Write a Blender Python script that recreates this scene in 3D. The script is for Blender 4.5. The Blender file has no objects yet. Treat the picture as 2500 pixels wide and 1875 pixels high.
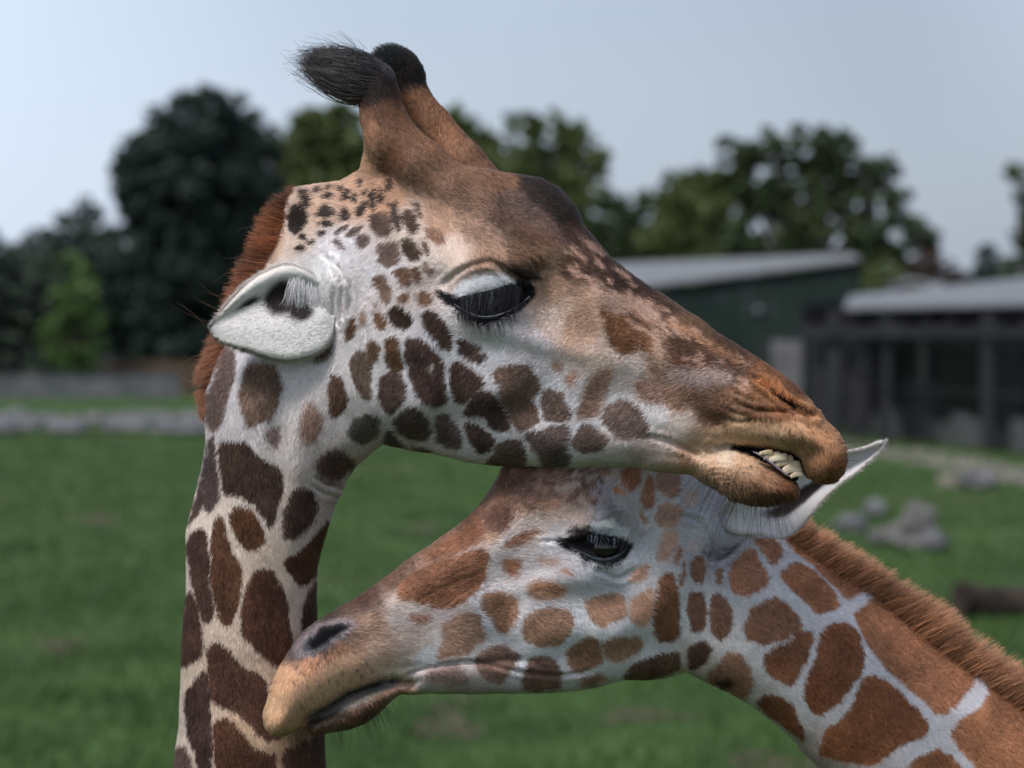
import bpy, bmesh, math, random
import numpy as np
from mathutils import Vector, Matrix

# ------------------------------------------------------------------ camera, sky, sun, exposure
FPX = 5903.0                 # focal length in photo pixels (85 mm on a 36 mm frame, 2500 px wide)
DIST = 2.5                   # metres from the lens to the plane of the first giraffe's eye
S = DIST / FPX               # metres per photo pixel on that plane
CAM_H = 3.2
HORIZON = 800.0
scene = bpy.context.scene
cam_data = bpy.data.cameras.new("camera")
cam = bpy.data.objects.new("camera", cam_data)
scene.collection.objects.link(cam)
cam.location = (0, -DIST, CAM_H)
cam.rotation_euler = (math.radians(90), 0, 0)
cam_data.sensor_width = 36.0
cam_data.lens = 85.0
cam_data.shift_y = -(937.5 - HORIZON) / 2500.0
cam_data.clip_start = 0.05
cam_data.clip_end = 6000
cam_data.dof.use_dof = True
cam_data.dof.focus_distance = DIST - 0.07
cam_data.dof.aperture_fstop = 5.0
scene.camera = cam

VEIL_OFFSET = (4.1, 18.8, 13.8)
SUN_EL, SUN_AZ = 50.0, -36.0          # azimuth measured from the viewing direction's reverse, negative = from the photo's left
sd = (math.sin(math.radians(SUN_AZ)) * math.cos(math.radians(SUN_EL)),
      -math.cos(math.radians(SUN_AZ)) * math.cos(math.radians(SUN_EL)),
      math.sin(math.radians(SUN_EL)))
world = bpy.data.worlds.new("World")
scene.world = world
world.use_nodes = True
wn, wl = world.node_tree.nodes, world.node_tree.links
wn.clear()
w_out = wn.new("ShaderNodeOutputWorld")
sky = wn.new("ShaderNodeTexSky")
sky.sky_type = 'NISHITA'
sky.sun_disc = False
sky.sun_elevation = math.radians(SUN_EL)
sky.sun_rotation = math.atan2(sd[0], sd[1])
sky.air_density = 1.0
sky.dust_density = 4.0
sky.ozone_density = 1.5
bg_sky = wn.new("ShaderNodeBackground"); bg_sky.inputs[1].default_value = 0.085
wl.new(sky.outputs[0], bg_sky.inputs[0])
# thin cloud veil over the whole sky, thicker and thinner in very broad soft banks
bg_veil = wn.new("ShaderNodeBackground")
bg_veil.inputs[0].default_value = (0.64, 0.735, 0.885, 1)
wtc = wn.new("ShaderNodeTexCoord")
wmap = wn.new("ShaderNodeMapping"); wmap.inputs['Location'].default_value = VEIL_OFFSET
wl.new(wtc.outputs['Generated'], wmap.inputs[0])
wnoise = wn.new("ShaderNodeTexNoise"); wnoise.inputs['Scale'].default_value = 2.4
wnoise.inputs['Detail'].default_value = 2.0; wnoise.inputs['Roughness'].default_value = 0.35
wl.new(wmap.outputs[0], wnoise.inputs['Vector'])
wramp = wn.new("ShaderNodeMapRange")
wramp.inputs['From Min'].default_value = 0.3; wramp.inputs['From Max'].default_value = 0.7
wramp.inputs['To Min'].default_value = 0.27; wramp.inputs['To Max'].default_value = 0.60
wl.new(wnoise.outputs['Fac'], wramp.inputs['Value'])
wl.new(wramp.outputs[0], bg_veil.inputs[1])
wmix = wn.new("ShaderNodeMixShader"); wmix.inputs[0].default_value = 0.78
wl.new(bg_sky.outputs[0], wmix.inputs[1]); wl.new(bg_veil.outputs[0], wmix.inputs[2])
wl.new(wmix.outputs[0], w_out.inputs[0])

sun_data = bpy.data.lights.new("sun", 'SUN')
sun_data.energy = 1.5
sun_data.angle = math.radians(12)
sun_data.color = (1.0, 0.96, 0.90)
sun = bpy.data.objects.new("sun", sun_data)
scene.collection.objects.link(sun)
sun.rotation_euler = Vector((-sd[0], -sd[1], -sd[2])).to_track_quat('-Z', 'Y').to_euler()

vs = scene.view_settings
vs.view_transform = 'Standard'; vs.look = 'None'; vs.exposure = 1.2; vs.gamma = 1.0
vs.use_curve_mapping = False
scene.cycles.max_bounces = 6
scene.cycles.diffuse_bounces = 3
scene.cycles.use_denoising = True
scene.cycles_curves.shape = 'RIBBONS'

# ------------------------------------------------------------------ helpers
rng = np.random.default_rng(7)
random.seed(7)

def lin(c):
    c = np.asarray(c, float) / 255.0
    return np.where(c <= 0.04045, c / 12.92, ((c + 0.055) / 1.055) ** 2.4)

def link(o, parent=None):
    scene.collection.objects.link(o)
    if parent is not None:          # every mesh is modelled in scene coordinates
        o.parent = parent
        if parent.type == 'EMPTY':
            o.matrix_parent_inverse = Matrix.Translation(-parent.location)
    return o

def tag(o, label, category, group=None, kind=None):
    if label: o["label"] = label
    if category: o["category"] = category
    if group: o["group"] = group
    if kind: o["kind"] = kind
    return o

def empty(name, loc):
    o = bpy.data.objects.new(name, None)
    o.location = loc
    o.empty_display_size = 0.1
    return link(o)

def mesh_obj(name, verts, faces, mat, parent=None, smooth=False):
    me = bpy.data.meshes.new(name)
    verts = np.asarray(verts, float)
    me.from_pydata(verts.tolist(), [], [list(map(int, f)) for f in faces])
    if smooth:
        me.polygons.foreach_set("use_smooth", [True] * len(me.polygons))
    me.update()
    me.materials.append(mat)
    o = bpy.data.objects.new(name, me)
    return link(o, parent)

def array_mesh(name, V, Q, mat, parent=None, cols=None, extra_normal=False):
    """Fast mesh from numpy arrays (quads)."""
    me = bpy.data.meshes.new(name)
    me.vertices.add(len(V)); me.vertices.foreach_set("co", V.astype(np.float32).ravel())
    n = len(Q); k = Q.shape[1]
    me.loops.add(n * k); me.loops.foreach_set("vertex_index", Q.astype(np.int32).ravel())
    me.polygons.add(n); me.polygons.foreach_set("loop_start", np.arange(0, n * k, k, dtype=np.int32))
    me.polygons.foreach_set("use_smooth", np.ones(n, bool))
    me.update(calc_edges=True)
    me.validate()
    if cols is not None:
        a = me.attributes.new("coat", 'FLOAT_COLOR', 'POINT')
        a.data.foreach_set("color", np.c_[cols, np.ones(len(cols))].astype(np.float32).ravel())
    me.materials.append(mat)
    o = bpy.data.objects.new(name, me)
    return link(o, parent)

def hair_obj(name, P, rad, cols, normals, mat, parent=None):
    """P: (n, k, 3) strand points in metres; cols (n,3); normals (n,3)."""
    n, k = P.shape[:2]
    cu = bpy.data.hair_curves.new(name)
    cu.add_curves([k] * n)
    cu.position_data.foreach_set("vector", P.astype(np.float32).ravel())
    r = cu.attributes.get("radius") or cu.attributes.new("radius", 'FLOAT', 'POINT')
    taper = np.linspace(1.0, 0.25, k)
    r.data.foreach_set("value", (np.broadcast_to(np.asarray(rad, float).reshape(-1, 1), (n, 1)) * taper[None]).astype(np.float32).ravel())
    a = cu.attributes.new("coat", 'FLOAT_COLOR', 'CURVE')
    a.data.foreach_set("color", np.c_[cols, np.ones(n)].astype(np.float32).ravel())
    b = cu.attributes.new("skin_normal", 'FLOAT_VECTOR', 'CURVE')
    b.data.foreach_set("vector", normals.astype(np.float32).ravel())
    cu.materials.append(mat)
    o = bpy.data.objects.new(name, cu)
    return link(o, parent)

_tab = np.random.default_rng(11).random((64, 64, 64)).astype(np.float32)
def noise3(x, y, z):
    x = np.asarray(x, float); y = np.asarray(y, float) + 0 * x; z = np.asarray(z, float) + 0 * x
    xi, yi, zi = np.floor(x).astype(int), np.floor(y).astype(int), np.floor(z).astype(int)
    fx, fy, fz = x - xi, y - yi, z - zi
    fx, fy, fz = [f * f * (3 - 2 * f) for f in (fx, fy, fz)]
    r = 0
    for dx in (0, 1):
        for dy in (0, 1):
            for dz in (0, 1):
                r = r + _tab[(xi + dx) & 63, (yi + dy) & 63, (zi + dz) & 63] * \
                    (fx if dx else 1 - fx) * (fy if dy else 1 - fy) * (fz if dz else 1 - fz)
    return r * 2 - 1

def sstep(e0, e1, x):
    t = np.clip((x - e0) / (e1 - e0), 0, 1)
    return t * t * (3 - 2 * t)

def seg_dist(x, y, P, closed=True):
    """Unsigned distance to a polyline, and inside test for a closed one."""
    P = np.asarray(P, float)
    Q = np.roll(P, -1, 0) if closed else P[1:]
    A = P if closed else P[:-1]
    d2 = np.full(x.shape, 1e18); inside = np.zeros(x.shape, bool)
    for (ax, ay), (bx, by) in zip(A, Q):
        ex, ey = bx - ax, by - ay
        L = ex * ex + ey * ey + 1e-9
        t = np.clip(((x - ax) * ex + (y - ay) * ey) / L, 0, 1)
        d2 = np.minimum(d2, (x - ax - t * ex) ** 2 + (y - ay - t * ey) ** 2)
        if closed:
            cond = (ay > y) != (by > y)
            with np.errstate(divide='ignore', invalid='ignore'):
                xi = (bx - ax) * (y - ay) / (by - ay + 1e-12) + ax
            inside ^= cond & (x < xi)
    return np.sqrt(d2), inside

def shepard(u, v, pts, p=2.0, eps=30.0):
    pts = np.asarray(pts, float)
    num = np.zeros(u.shape + (pts.shape[1] - 2,)); den = np.zeros(u.shape)
    for q in pts:
        w = 1.0 / ((u - q[0]) ** 2 + (v - q[1]) ** 2 + eps * eps) ** p
        den += w
        num += w[..., None] * q[2:]
    return num / den[..., None]

def smax(a, b, k):
    h = np.clip(0.5 + 0.5 * (a - b) / k, 0, 1)
    return b + (a - b) * h + k * h * (1 - h)

def catmull(P, n):
    """Resample a polyline smoothly to n points."""
    P = np.asarray(P, float)
    d = np.r_[0, np.cumsum(np.linalg.norm(np.diff(P[:, :2], axis=0), axis=1))]
    t = np.linspace(0, d[-1], n)
    M = np.zeros_like(P)
    M[1:-1] = (P[2:] - P[:-2]) / (d[2:] - d[:-2])[:, None]
    M[0] = (P[1] - P[0]) / (d[1] - d[0]); M[-1] = (P[-1] - P[-2]) / (d[-1] - d[-2])
    i = np.clip(np.searchsorted(d, t, side='right') - 1, 0, len(P) - 2)
    h = (d[i + 1] - d[i]); s = ((t - d[i]) / h)[:, None]; h = h[:, None]
    return ((2 * s**3 - 3 * s**2 + 1) * P[i] + (s**3 - 2 * s**2 + s) * h * M[i]
            + (-2 * s**3 + 3 * s**2) * P[i + 1] + (s**3 - s**2) * h * M[i + 1])

def surface_nets(F, org, step):
    ins = F > 0
    cnt = np.zeros(tuple(s - 1 for s in F.shape), np.uint8)
    for dx in (0, 1):
        for dy in (0, 1):
            for dz in (0, 1):
                cnt += ins[dx:dx + cnt.shape[0], dy:dy + cnt.shape[1], dz:dz + cnt.shape[2]]
    I = np.argwhere((cnt > 0) & (cnt < 8))
    vid = np.full(cnt.shape, -1, np.int32)
    vid[I[:, 0], I[:, 1], I[:, 2]] = np.arange(len(I))
    acc = np.zeros((len(I), 3)); num = np.zeros(len(I))
    C = [(a, b, c) for a in (0, 1) for b in (0, 1) for c in (0, 1)]
    for p in C:
        for q in C:
            if sum(abs(p[i] - q[i]) for i in range(3)) != 1 or p > q:
                continue
            f0 = F[I[:, 0] + p[0], I[:, 1] + p[1], I[:, 2] + p[2]]
            f1 = F[I[:, 0] + q[0], I[:, 1] + q[1], I[:, 2] + q[2]]
            m = (f0 > 0) != (f1 > 0)
            t = np.where(m, f0 / np.where(m, f0 - f1, 1), 0)
            for ax in range(3):
                acc[:, ax] += np.where(m, p[ax] + t * (q[ax] - p[ax]), 0)
            num += m
    V = (I + acc / num[:, None]) * step + np.asarray(org)
    quads = []
    for ax in range(3):
        s = [slice(None)] * 3; s2 = [slice(None)] * 3
        s[ax] = slice(0, -1); s2[ax] = slice(1, None)
        ch = ins[tuple(s)] != ins[tuple(s2)]
        E = np.argwhere(ch)
        o1, o2 = [a for a in range(3) if a != ax]
        ok = (E[:, o1] > 0) & (E[:, o2] > 0) & (E[:, o1] < F.shape[o1] - 1) & (E[:, o2] < F.shape[o2] - 1)
        E = E[ok]
        up = ins[E[:, 0], E[:, 1], E[:, 2]]
        def cell(a, b):
            c = E.copy(); c[:, o1] -= a; c[:, o2] -= b
            return vid[c[:, 0], c[:, 1], c[:, 2]]
        q = np.stack([cell(1, 1), cell(0, 1), cell(0, 0), cell(1, 0)], 1)
        flip = up if ax != 1 else ~up
        q[~flip] = q[~flip][:, ::-1]
        quads.append(q)
    Q = np.concatenate(quads)
    return V, Q[(Q >= 0).all(1)]

def relax(V, Q, it, lam=0.5):
    E = np.concatenate([Q[:, [0, 1]], Q[:, [1, 2]], Q[:, [2, 3]], Q[:, [3, 0]]])
    E = np.unique(np.sort(E, 1), axis=0)
    deg = np.bincount(E.ravel(), minlength=len(V)).astype(float)
    for k in range(it):
        l = lam if k % 2 == 0 else -lam * 1.04
        nb = np.zeros_like(V)
        for ax in range(3):
            nb[:, ax] = np.bincount(E[:, 0], V[E[:, 1], ax], len(V)) + np.bincount(E[:, 1], V[E[:, 0], ax], len(V))
        V = V + l * (nb / np.maximum(deg, 1)[:, None] - V)
    return V

def vnormals(V, Q):
    fn = np.cross(V[Q[:, 2]] - V[Q[:, 0]], V[Q[:, 3 % Q.shape[1]]] - V[Q[:, 1]])
    N = np.zeros_like(V)
    for k in range(Q.shape[1]):
        for ax in range(3):
            N[:, ax] += np.bincount(Q[:, k], fn[:, ax], len(V))
    return N / (np.linalg.norm(N, axis=1, keepdims=True) + 1e-12)

# body coordinates are (a, b, w): photo-pixel units right, down and away; metres by to_world
def to_world(P):
    P = np.asarray(P, float)
    return np.stack([P[..., 0] * S, P[..., 2] * S, CAM_H - P[..., 1] * S], -1)
def body(u, v, w):
    k = 1 + np.asarray(w, float) / FPX
    return (np.asarray(u, float) - 1250) * k, (np.asarray(v, float) - HORIZON) * k
def bpt(u, v, w):
    a, b = body(u, v, w)
    return np.stack([a, b, np.asarray(w, float) + 0 * a], -1)

# ------------------------------------------------------------------ materials
def new_mat(name):
    m = bpy.data.materials.new(name); m.use_nodes = True
    return m, m.node_tree.nodes, m.node_tree.links, m.node_tree.nodes["Principled BSDF"]

def noise_mat(name, c1, c2, scale=5.0, rough=0.8, detail=6.0, bump=0.0, bump_scale=None, spec=0.3, stretch=None, c3=None):
    m, n, l, b = new_mat(name)
    tc = n.new("ShaderNodeTexCoord"); src = tc.outputs['Object']
    if stretch:
        mp = n.new("ShaderNodeMapping"); mp.inputs['Scale'].default_value = stretch
        l.new(src, mp.inputs[0]); src = mp.outputs[0]
    t = n.new("ShaderNodeTexNoise"); t.inputs['Scale'].default_value = scale; t.inputs['Detail'].default_value = detail
    l.new(src, t.inputs['Vector'])
    r = n.new("ShaderNodeValToRGB")
    r.color_ramp.elements[0].position = 0.32; r.color_ramp.elements[1].position = 0.68
    r.color_ramp.elements[0].color = (*c1, 1); r.color_ramp.elements[1].color = (*c2, 1)
    if c3:
        e = r.color_ramp.elements.new(0.5); e.color = (*c3, 1)
    l.new(t.outputs['Fac'], r.inputs[0]); l.new(r.outputs[0], b.inputs['Base Color'])
    b.inputs['Roughness'].default_value = rough
    b.inputs['Specular IOR Level'].default_value = spec
    if bump:
        t2 = n.new("ShaderNodeTexNoise"); t2.inputs['Scale'].default_value = bump_scale or scale * 4
        t2.inputs['Detail'].default_value = 5; l.new(src, t2.inputs['Vector'])
        bp = n.new("ShaderNodeBump"); bp.inputs['Strength'].default_value = bump; bp.inputs['Distance'].default_value = 0.02
        l.new(t2.outputs['Fac'], bp.inputs['Height']); l.new(bp.outputs[0], b.inputs['Normal'])
    return m

def coat_mat(name, bump=0.25, scale=900.0, rough=0.75):
    m, n, l, b = new_mat(name)
    at = n.new("ShaderNodeAttribute"); at.attribute_name = "coat"
    tc = n.new("ShaderNodeTexCoord")
    t = n.new("ShaderNodeTexNoise"); t.inputs['Scale'].default_value = scale; t.inputs['Detail'].default_value = 3
    l.new(tc.outputs['Object'], t.inputs['Vector'])
    mr = n.new("ShaderNodeMapRange"); mr.inputs['From Min'].default_value = .3; mr.inputs['From Max'].default_value = .7
    mr.inputs['To Min'].default_value = 0.72; mr.inputs['To Max'].default_value = 1.08
    l.new(t.outputs['Fac'], mr.inputs['Value'])
    mx = n.new("ShaderNodeVectorMath"); mx.operation = 'SCALE'
    l.new(at.outputs['Color'], mx.inputs[0]); l.new(mr.outputs[0], mx.inputs['Scale'])
    l.new(mx.outputs[0], b.inputs['Base Color'])
    b.inputs['Roughness'].default_value = rough; b.inputs['Specular IOR Level'].default_value = 0.2
    bp = n.new("ShaderNodeBump"); bp.inputs['Strength'].default_value = bump; bp.inputs['Distance'].default_value = 0.002
    l.new(t.outputs['Fac'], bp.inputs['Height']); l.new(bp.outputs[0], b.inputs['Normal'])
    return m

def fur_mat(name, rough=0.55, spec=0.25, use_normal=True):
    m, n, l, b = new_mat(name)
    at = n.new("ShaderNodeAttribute"); at.attribute_name = "coat"
    l.new(at.outputs['Color'], b.inputs['Base Color'])
    b.inputs['Roughness'].default_value = rough; b.inputs['Specular IOR Level'].default_value = spec
    if use_normal:
        an = n.new("ShaderNodeAttribute"); an.attribute_name = "skin_normal"
        l.new(an.outputs['Vector'], b.inputs['Normal'])
    return m

def plain_mat(name, c, rough=0.5, spec=0.5, metallic=0.0):
    return noise_mat(name, tuple(x * 0.88 for x in c), tuple(min(1, x * 1.1) for x in c), scale=30, rough=rough, spec=spec)

FUR_A, FUR_B = 280000, 210000
# ------------------------------------------------------------------ the two giraffes: outlines, patches and colours taken from image pixels
# views: (x0, y0, scale) of the image crops in which shapes were traced
V1 = (450, 50, 0.40687); V2 = (450, 550, 0.40687); V3 = (1200, 550, 0.45208)
V4 = (400, 1050, 0.4972); V5 = (600, 1100, 0.45208); V6 = (1500, 1050, 0.4973)
def vp(view, pts):
    p = np.asarray(pts, float).reshape(-1, 2)
    return p * view[2] + np.array(view[:2])

A_HEAD = np.array([
 (425,2330),(425,1875),(440,1771),(445,1647),(447,1572),(457,1448),(457,1299),(462,1274),(475,1224),(494,1149),(505,1080),(503,1010),
 (505,960),(530,880),(546,850),(575,790),(610,720),(645,652),(672,600),(690,555),(700,505),(712,480),(735,459),(788,451),(836,441),(869,421),
 (900,408),(950,398),(1010,388),(1060,388),(1110,400),(1160,412),(1199,416),(1239,424),(1288,430),(1322,438),(1367,463),(1407,509),(1426,554),(1453,586),(1489,627),
 (1530,663),(1575,695),(1620,722),(1666,753),(1711,781),(1756,817),(1801,844),(1856,880),(1905,912),(1941,939),(1978,979),
 (2014,1025),(2045,1056),(2063,1088),(2068,1120),(2059,1151),(2041,1172),(2014,1177),(1987,1172),(1966,1158),(1955,1138),
 (1950,1117),(1932,1106),(1905,1102),(1856,1095),(1810,1091),(1774,1090),(1740,1110),(1700,1135),(1652,1147),(1607,1144),(1562,1139),(1471,1138),
 (1381,1138),(1290,1136),(1219,1136),(1142,1126),(1060,1105),(999,1097),(938,1083),(918,1095),(889,1120),(869,1136),(849,1164),
 (832,1197),(815,1239),(798,1289),(783,1343),(773,1388),(771,1448),(771,1498),(774,1560),(780,1660),(786,1750),(791,1836),(793,1875),(800,2330)], float)
A_JAW = np.array([(1560,1100),(1640,1095),(1720,1090),(1776,1090),(1810,1098),(1847,1110),(1878,1130),(1910,1151),(1932,1167),(1944,1183),(1948,1201),(1937,1217),
 (1905,1228),(1865,1233),(1824,1228),(1783,1215),(1747,1193),(1715,1175),(1690,1158),(1640,1147),(1580,1139)], float)
A_GAP = np.array([(1780,1088),(1860,1096),(1930,1108),(1952,1125),(1958,1145),(1946,1178),(1915,1153),(1880,1130),(1845,1110)], float)
A_W = [(880,440,80),(1000,430,120),(1150,470,150),(1300,500,125),(1200,620,205),(1050,650,195),(900,600,175),(780,540,140),(700,560,100),(1200,740,200),
 (1000,800,190),(1000,950,160),(1200,900,165),(1100,1080,105),(1300,1050,105),(1400,700,140),(1450,850,130),(1500,1050,95),
 (1600,800,105),(1650,1000,105),(1750,900,95),(1850,980,112),(1950,1050,115),(2020,1110,105),(1750,1100,85),(1850,1180,85),
 (1920,1190,75),(1600,1110,80),(600,750,130),(700,900,150),(650,1100,150),(620,1300,150),(600,1600,150),(610,1900,160),(610,2300,170)]
A_R = [(880,440,70),(1000,430,110),(1200,500,130),(1500,800,130),(1800,950,115),(2000,1100,75),(1850,1190,55),(1500,1100,80),(1100,1050,130),
 (950,700,200),(650,1000,160),(600,1300,160),(600,1600,165),(610,2000,170),(700,500,110),(600,750,120)]
# soft swellings and hollows: u, v, half-length, half-height, angle (deg), amount
A_BUMP = [(1215,645,120,34,-6,26),(1280,655,38,24,25,20),(1195,700,75,26,-8,16),(1190,762,85,16,0,6),(1075,690,50,40,0,-12),(1350,760,70,50,30,-14),
 (1300,830,200,28,14,12),(1000,930,130,110,0,16),(900,560,70,60,0,-16),(800,690,70,70,0,34),(745,610,60,45,-40,18),(1890,950,70,30,38,16),(1925,1000,70,20,35,-10),(1900,1062,150,26,6,12),
 (1750,1030,70,22,10,-8),(1010,400,120,36,38,26),(1650,1085,80,14,12,-12),(1850,1180,70,30,15,10),(700,1000,40,120,10,-16),(640,950,60,150,0,10),
 (850,1010,60,60,0,-18),(830,1110,60,40,-40,10),(1560,840,120,26,28,8),(1450,940,160,50,10,-8),(720,1250,30,200,5,8),(560,1300,25,300,0,-8)]
# creases: half-width, depth, points
A_CREASE = [
 (6,16,vp(V3,[(1440,830),(1500,870),(1560,930),(1640,985),(1730,1030)])),
 (5,-8,vp(V3,[(1470,820),(1540,850),(1620,930),(1740,1020)])),
 (6,7,vp(V3,[(1330,960),(1400,990),(1480,1000),(1560,1005),(1650,1010),(1740,1040)])),
 (5,3,vp(V3,[(1290,1000),(1370,1020),(1450,1010),(1520,1000)])),
 (5,2.5,vp(V3,[(1250,1030),(1330,1060),(1430,1040)])),
 (5,2.5,vp(V3,[(1310,890),(1370,930),(1450,960)])),
 (6,9,vp(V3,[(880,1140),(960,1160),(1040,1200),(1110,1235)])),
 (5,8,vp(V3,[(1180,1180),(1230,1200),(1270,1185),(1350,1195)])),
 (5,6,vp(V2,[(1990,180),(2050,190),(2110,230),(2140,290)])),
 (4,5,vp(V2,[(1980,150),(2060,160),(2140,210),(2180,290)])),
 (5,6,vp(V2,[(1900,230),(1980,290),(2060,330),(2120,330)])),
 (6,8,vp(V2,[(1560,360),(1640,290),(1740,240),(1850,230),(1930,290),(1980,340)])),
 (5,6,vp(V2,[(905,380),(900,470),(905,560),(930,590)])),
 (5,6,vp(V2,[(945,380),(940,470),(950,550)])),
 (5,6,vp(V2,[(985,330),(1000,420),(990,520)])),
 (5,6,vp(V2,[(880,200),(930,260),(960,330)])),
 (6,6,vp(V2,[(840,170),(870,230),(900,300)])),
]
for _i in range(7):          # chin wrinkles
    A_CREASE.append((3.5,3.2,vp(V3,[(1140+_i*8,1300+_i*24),(1230+_i*10,1290+_i*27),(1330+_i*8,1310+_i*27),(1430,1330+_i*25)])))
A_CREASE.append((5,6,vp(V4,[(740,230),(800,270),(860,280)])))
A_CREASE.append((5,5,vp(V4,[(730,270),(790,310),(840,320)])))

A_BASE = [(870,470,190,160,138),(780,520,195,170,150),(720,560,205,188,175),(820,600,217,217,222),(780,660,222,221,222),(950,640,214,213,217),
 (1000,560,200,190,180),(930,480,190,150,120),(930,300,98,64,44),(960,380,122,82,56),(900,330,165,120,85),(900,380,180,140,105),(1020,250,145,100,68),
 (1080,330,165,115,78),(1150,390,150,108,78),(970,220,90,58,40),(1050,430,125,92,70),(1150,480,130,98,76),(1230,450,135,98,70),
 (1320,460,75,60,54),(1380,530,72,56,50),(1250,520,98,74,60),(1330,560,110,80,58),(1150,560,150,122,102),(1080,540,168,138,115),(1100,620,205,190,180),
 (1050,650,210,200,195),(1200,620,160,130,110),(1300,640,130,98,72),(1340,700,175,145,125),(1420,650,105,74,52),(1450,620,70,52,44),
 (1530,680,75,55,45),(1600,740,110,80,60),(1480,720,195,165,140),(1560,760,170,135,105),(1350,780,196,180,170),(1420,800,172,144,124),(1300,860,207,203,208),
 (1200,830,206,209,217),(1150,790,202,200,202),(1100,850,206,209,216),(1000,900,206,208,214),(900,900,209,209,211),(1000,1050,192,190,192),
 (1200,1080,201,203,209),(1400,1080,206,208,213),(1350,950,209,211,217),(1500,1000,211,213,217),(1600,1010,213,213,217),(1650,1050,205,195,188),
 (1600,1100,190,182,178),(1500,1110,187,182,180),(1550,900,196,186,182),(1500,850,186,170,160),(1620,900,150,122,102),(1700,960,120,88,66),
 (1650,980,150,115,90),(1750,1010,130,90,62),(1650,860,95,70,54),(1750,880,90,66,50),(1700,800,130,96,68),(1850,930,168,112,60),(1900,960,188,122,64),
 (1900,1000,150,95,55),(1980,1010,190,132,76),(1850,1010,120,78,50),(1800,900,85,62,48),(1930,950,120,80,50),(1750,1060,196,162,130),(1850,1060,200,160,118),
 (1950,1060,194,144,92),(2030,1080,198,138,80),(2040,1140,165,108,62),(1990,1130,175,124,78),(1900,1085,206,172,128),(1820,1080,205,175,140),
 (1780,1110,205,190,170),(1720,1120,200,175,150),(1690,1130,185,140,105),(1800,1150,165,130,100),(1880,1170,170,125,85),(1920,1200,125,80,48),
 (1850,1200,140,100,68),(1780,1190,160,125,98),(1740,1160,175,140,110),(1650,1130,185,165,150),(560,800,206,206,213),(650,900,202,205,213),(720,900,206,206,209),
 (620,1000,194,194,199),(750,1000,200,198,198),(700,1080,190,187,185),(800,1150,185,177,173),(600,1250,206,196,187),(700,1250,200,188,178),(650,1400,200,185,170),
 (500,1400,206,196,187),(520,1600,196,182,168),(650,1650,200,182,164),(450,1800,202,192,182),(600,1800,192,168,144),(750,1850,160,128,104),(640,2200,190,170,150)]

D = (62,52,48)
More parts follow.
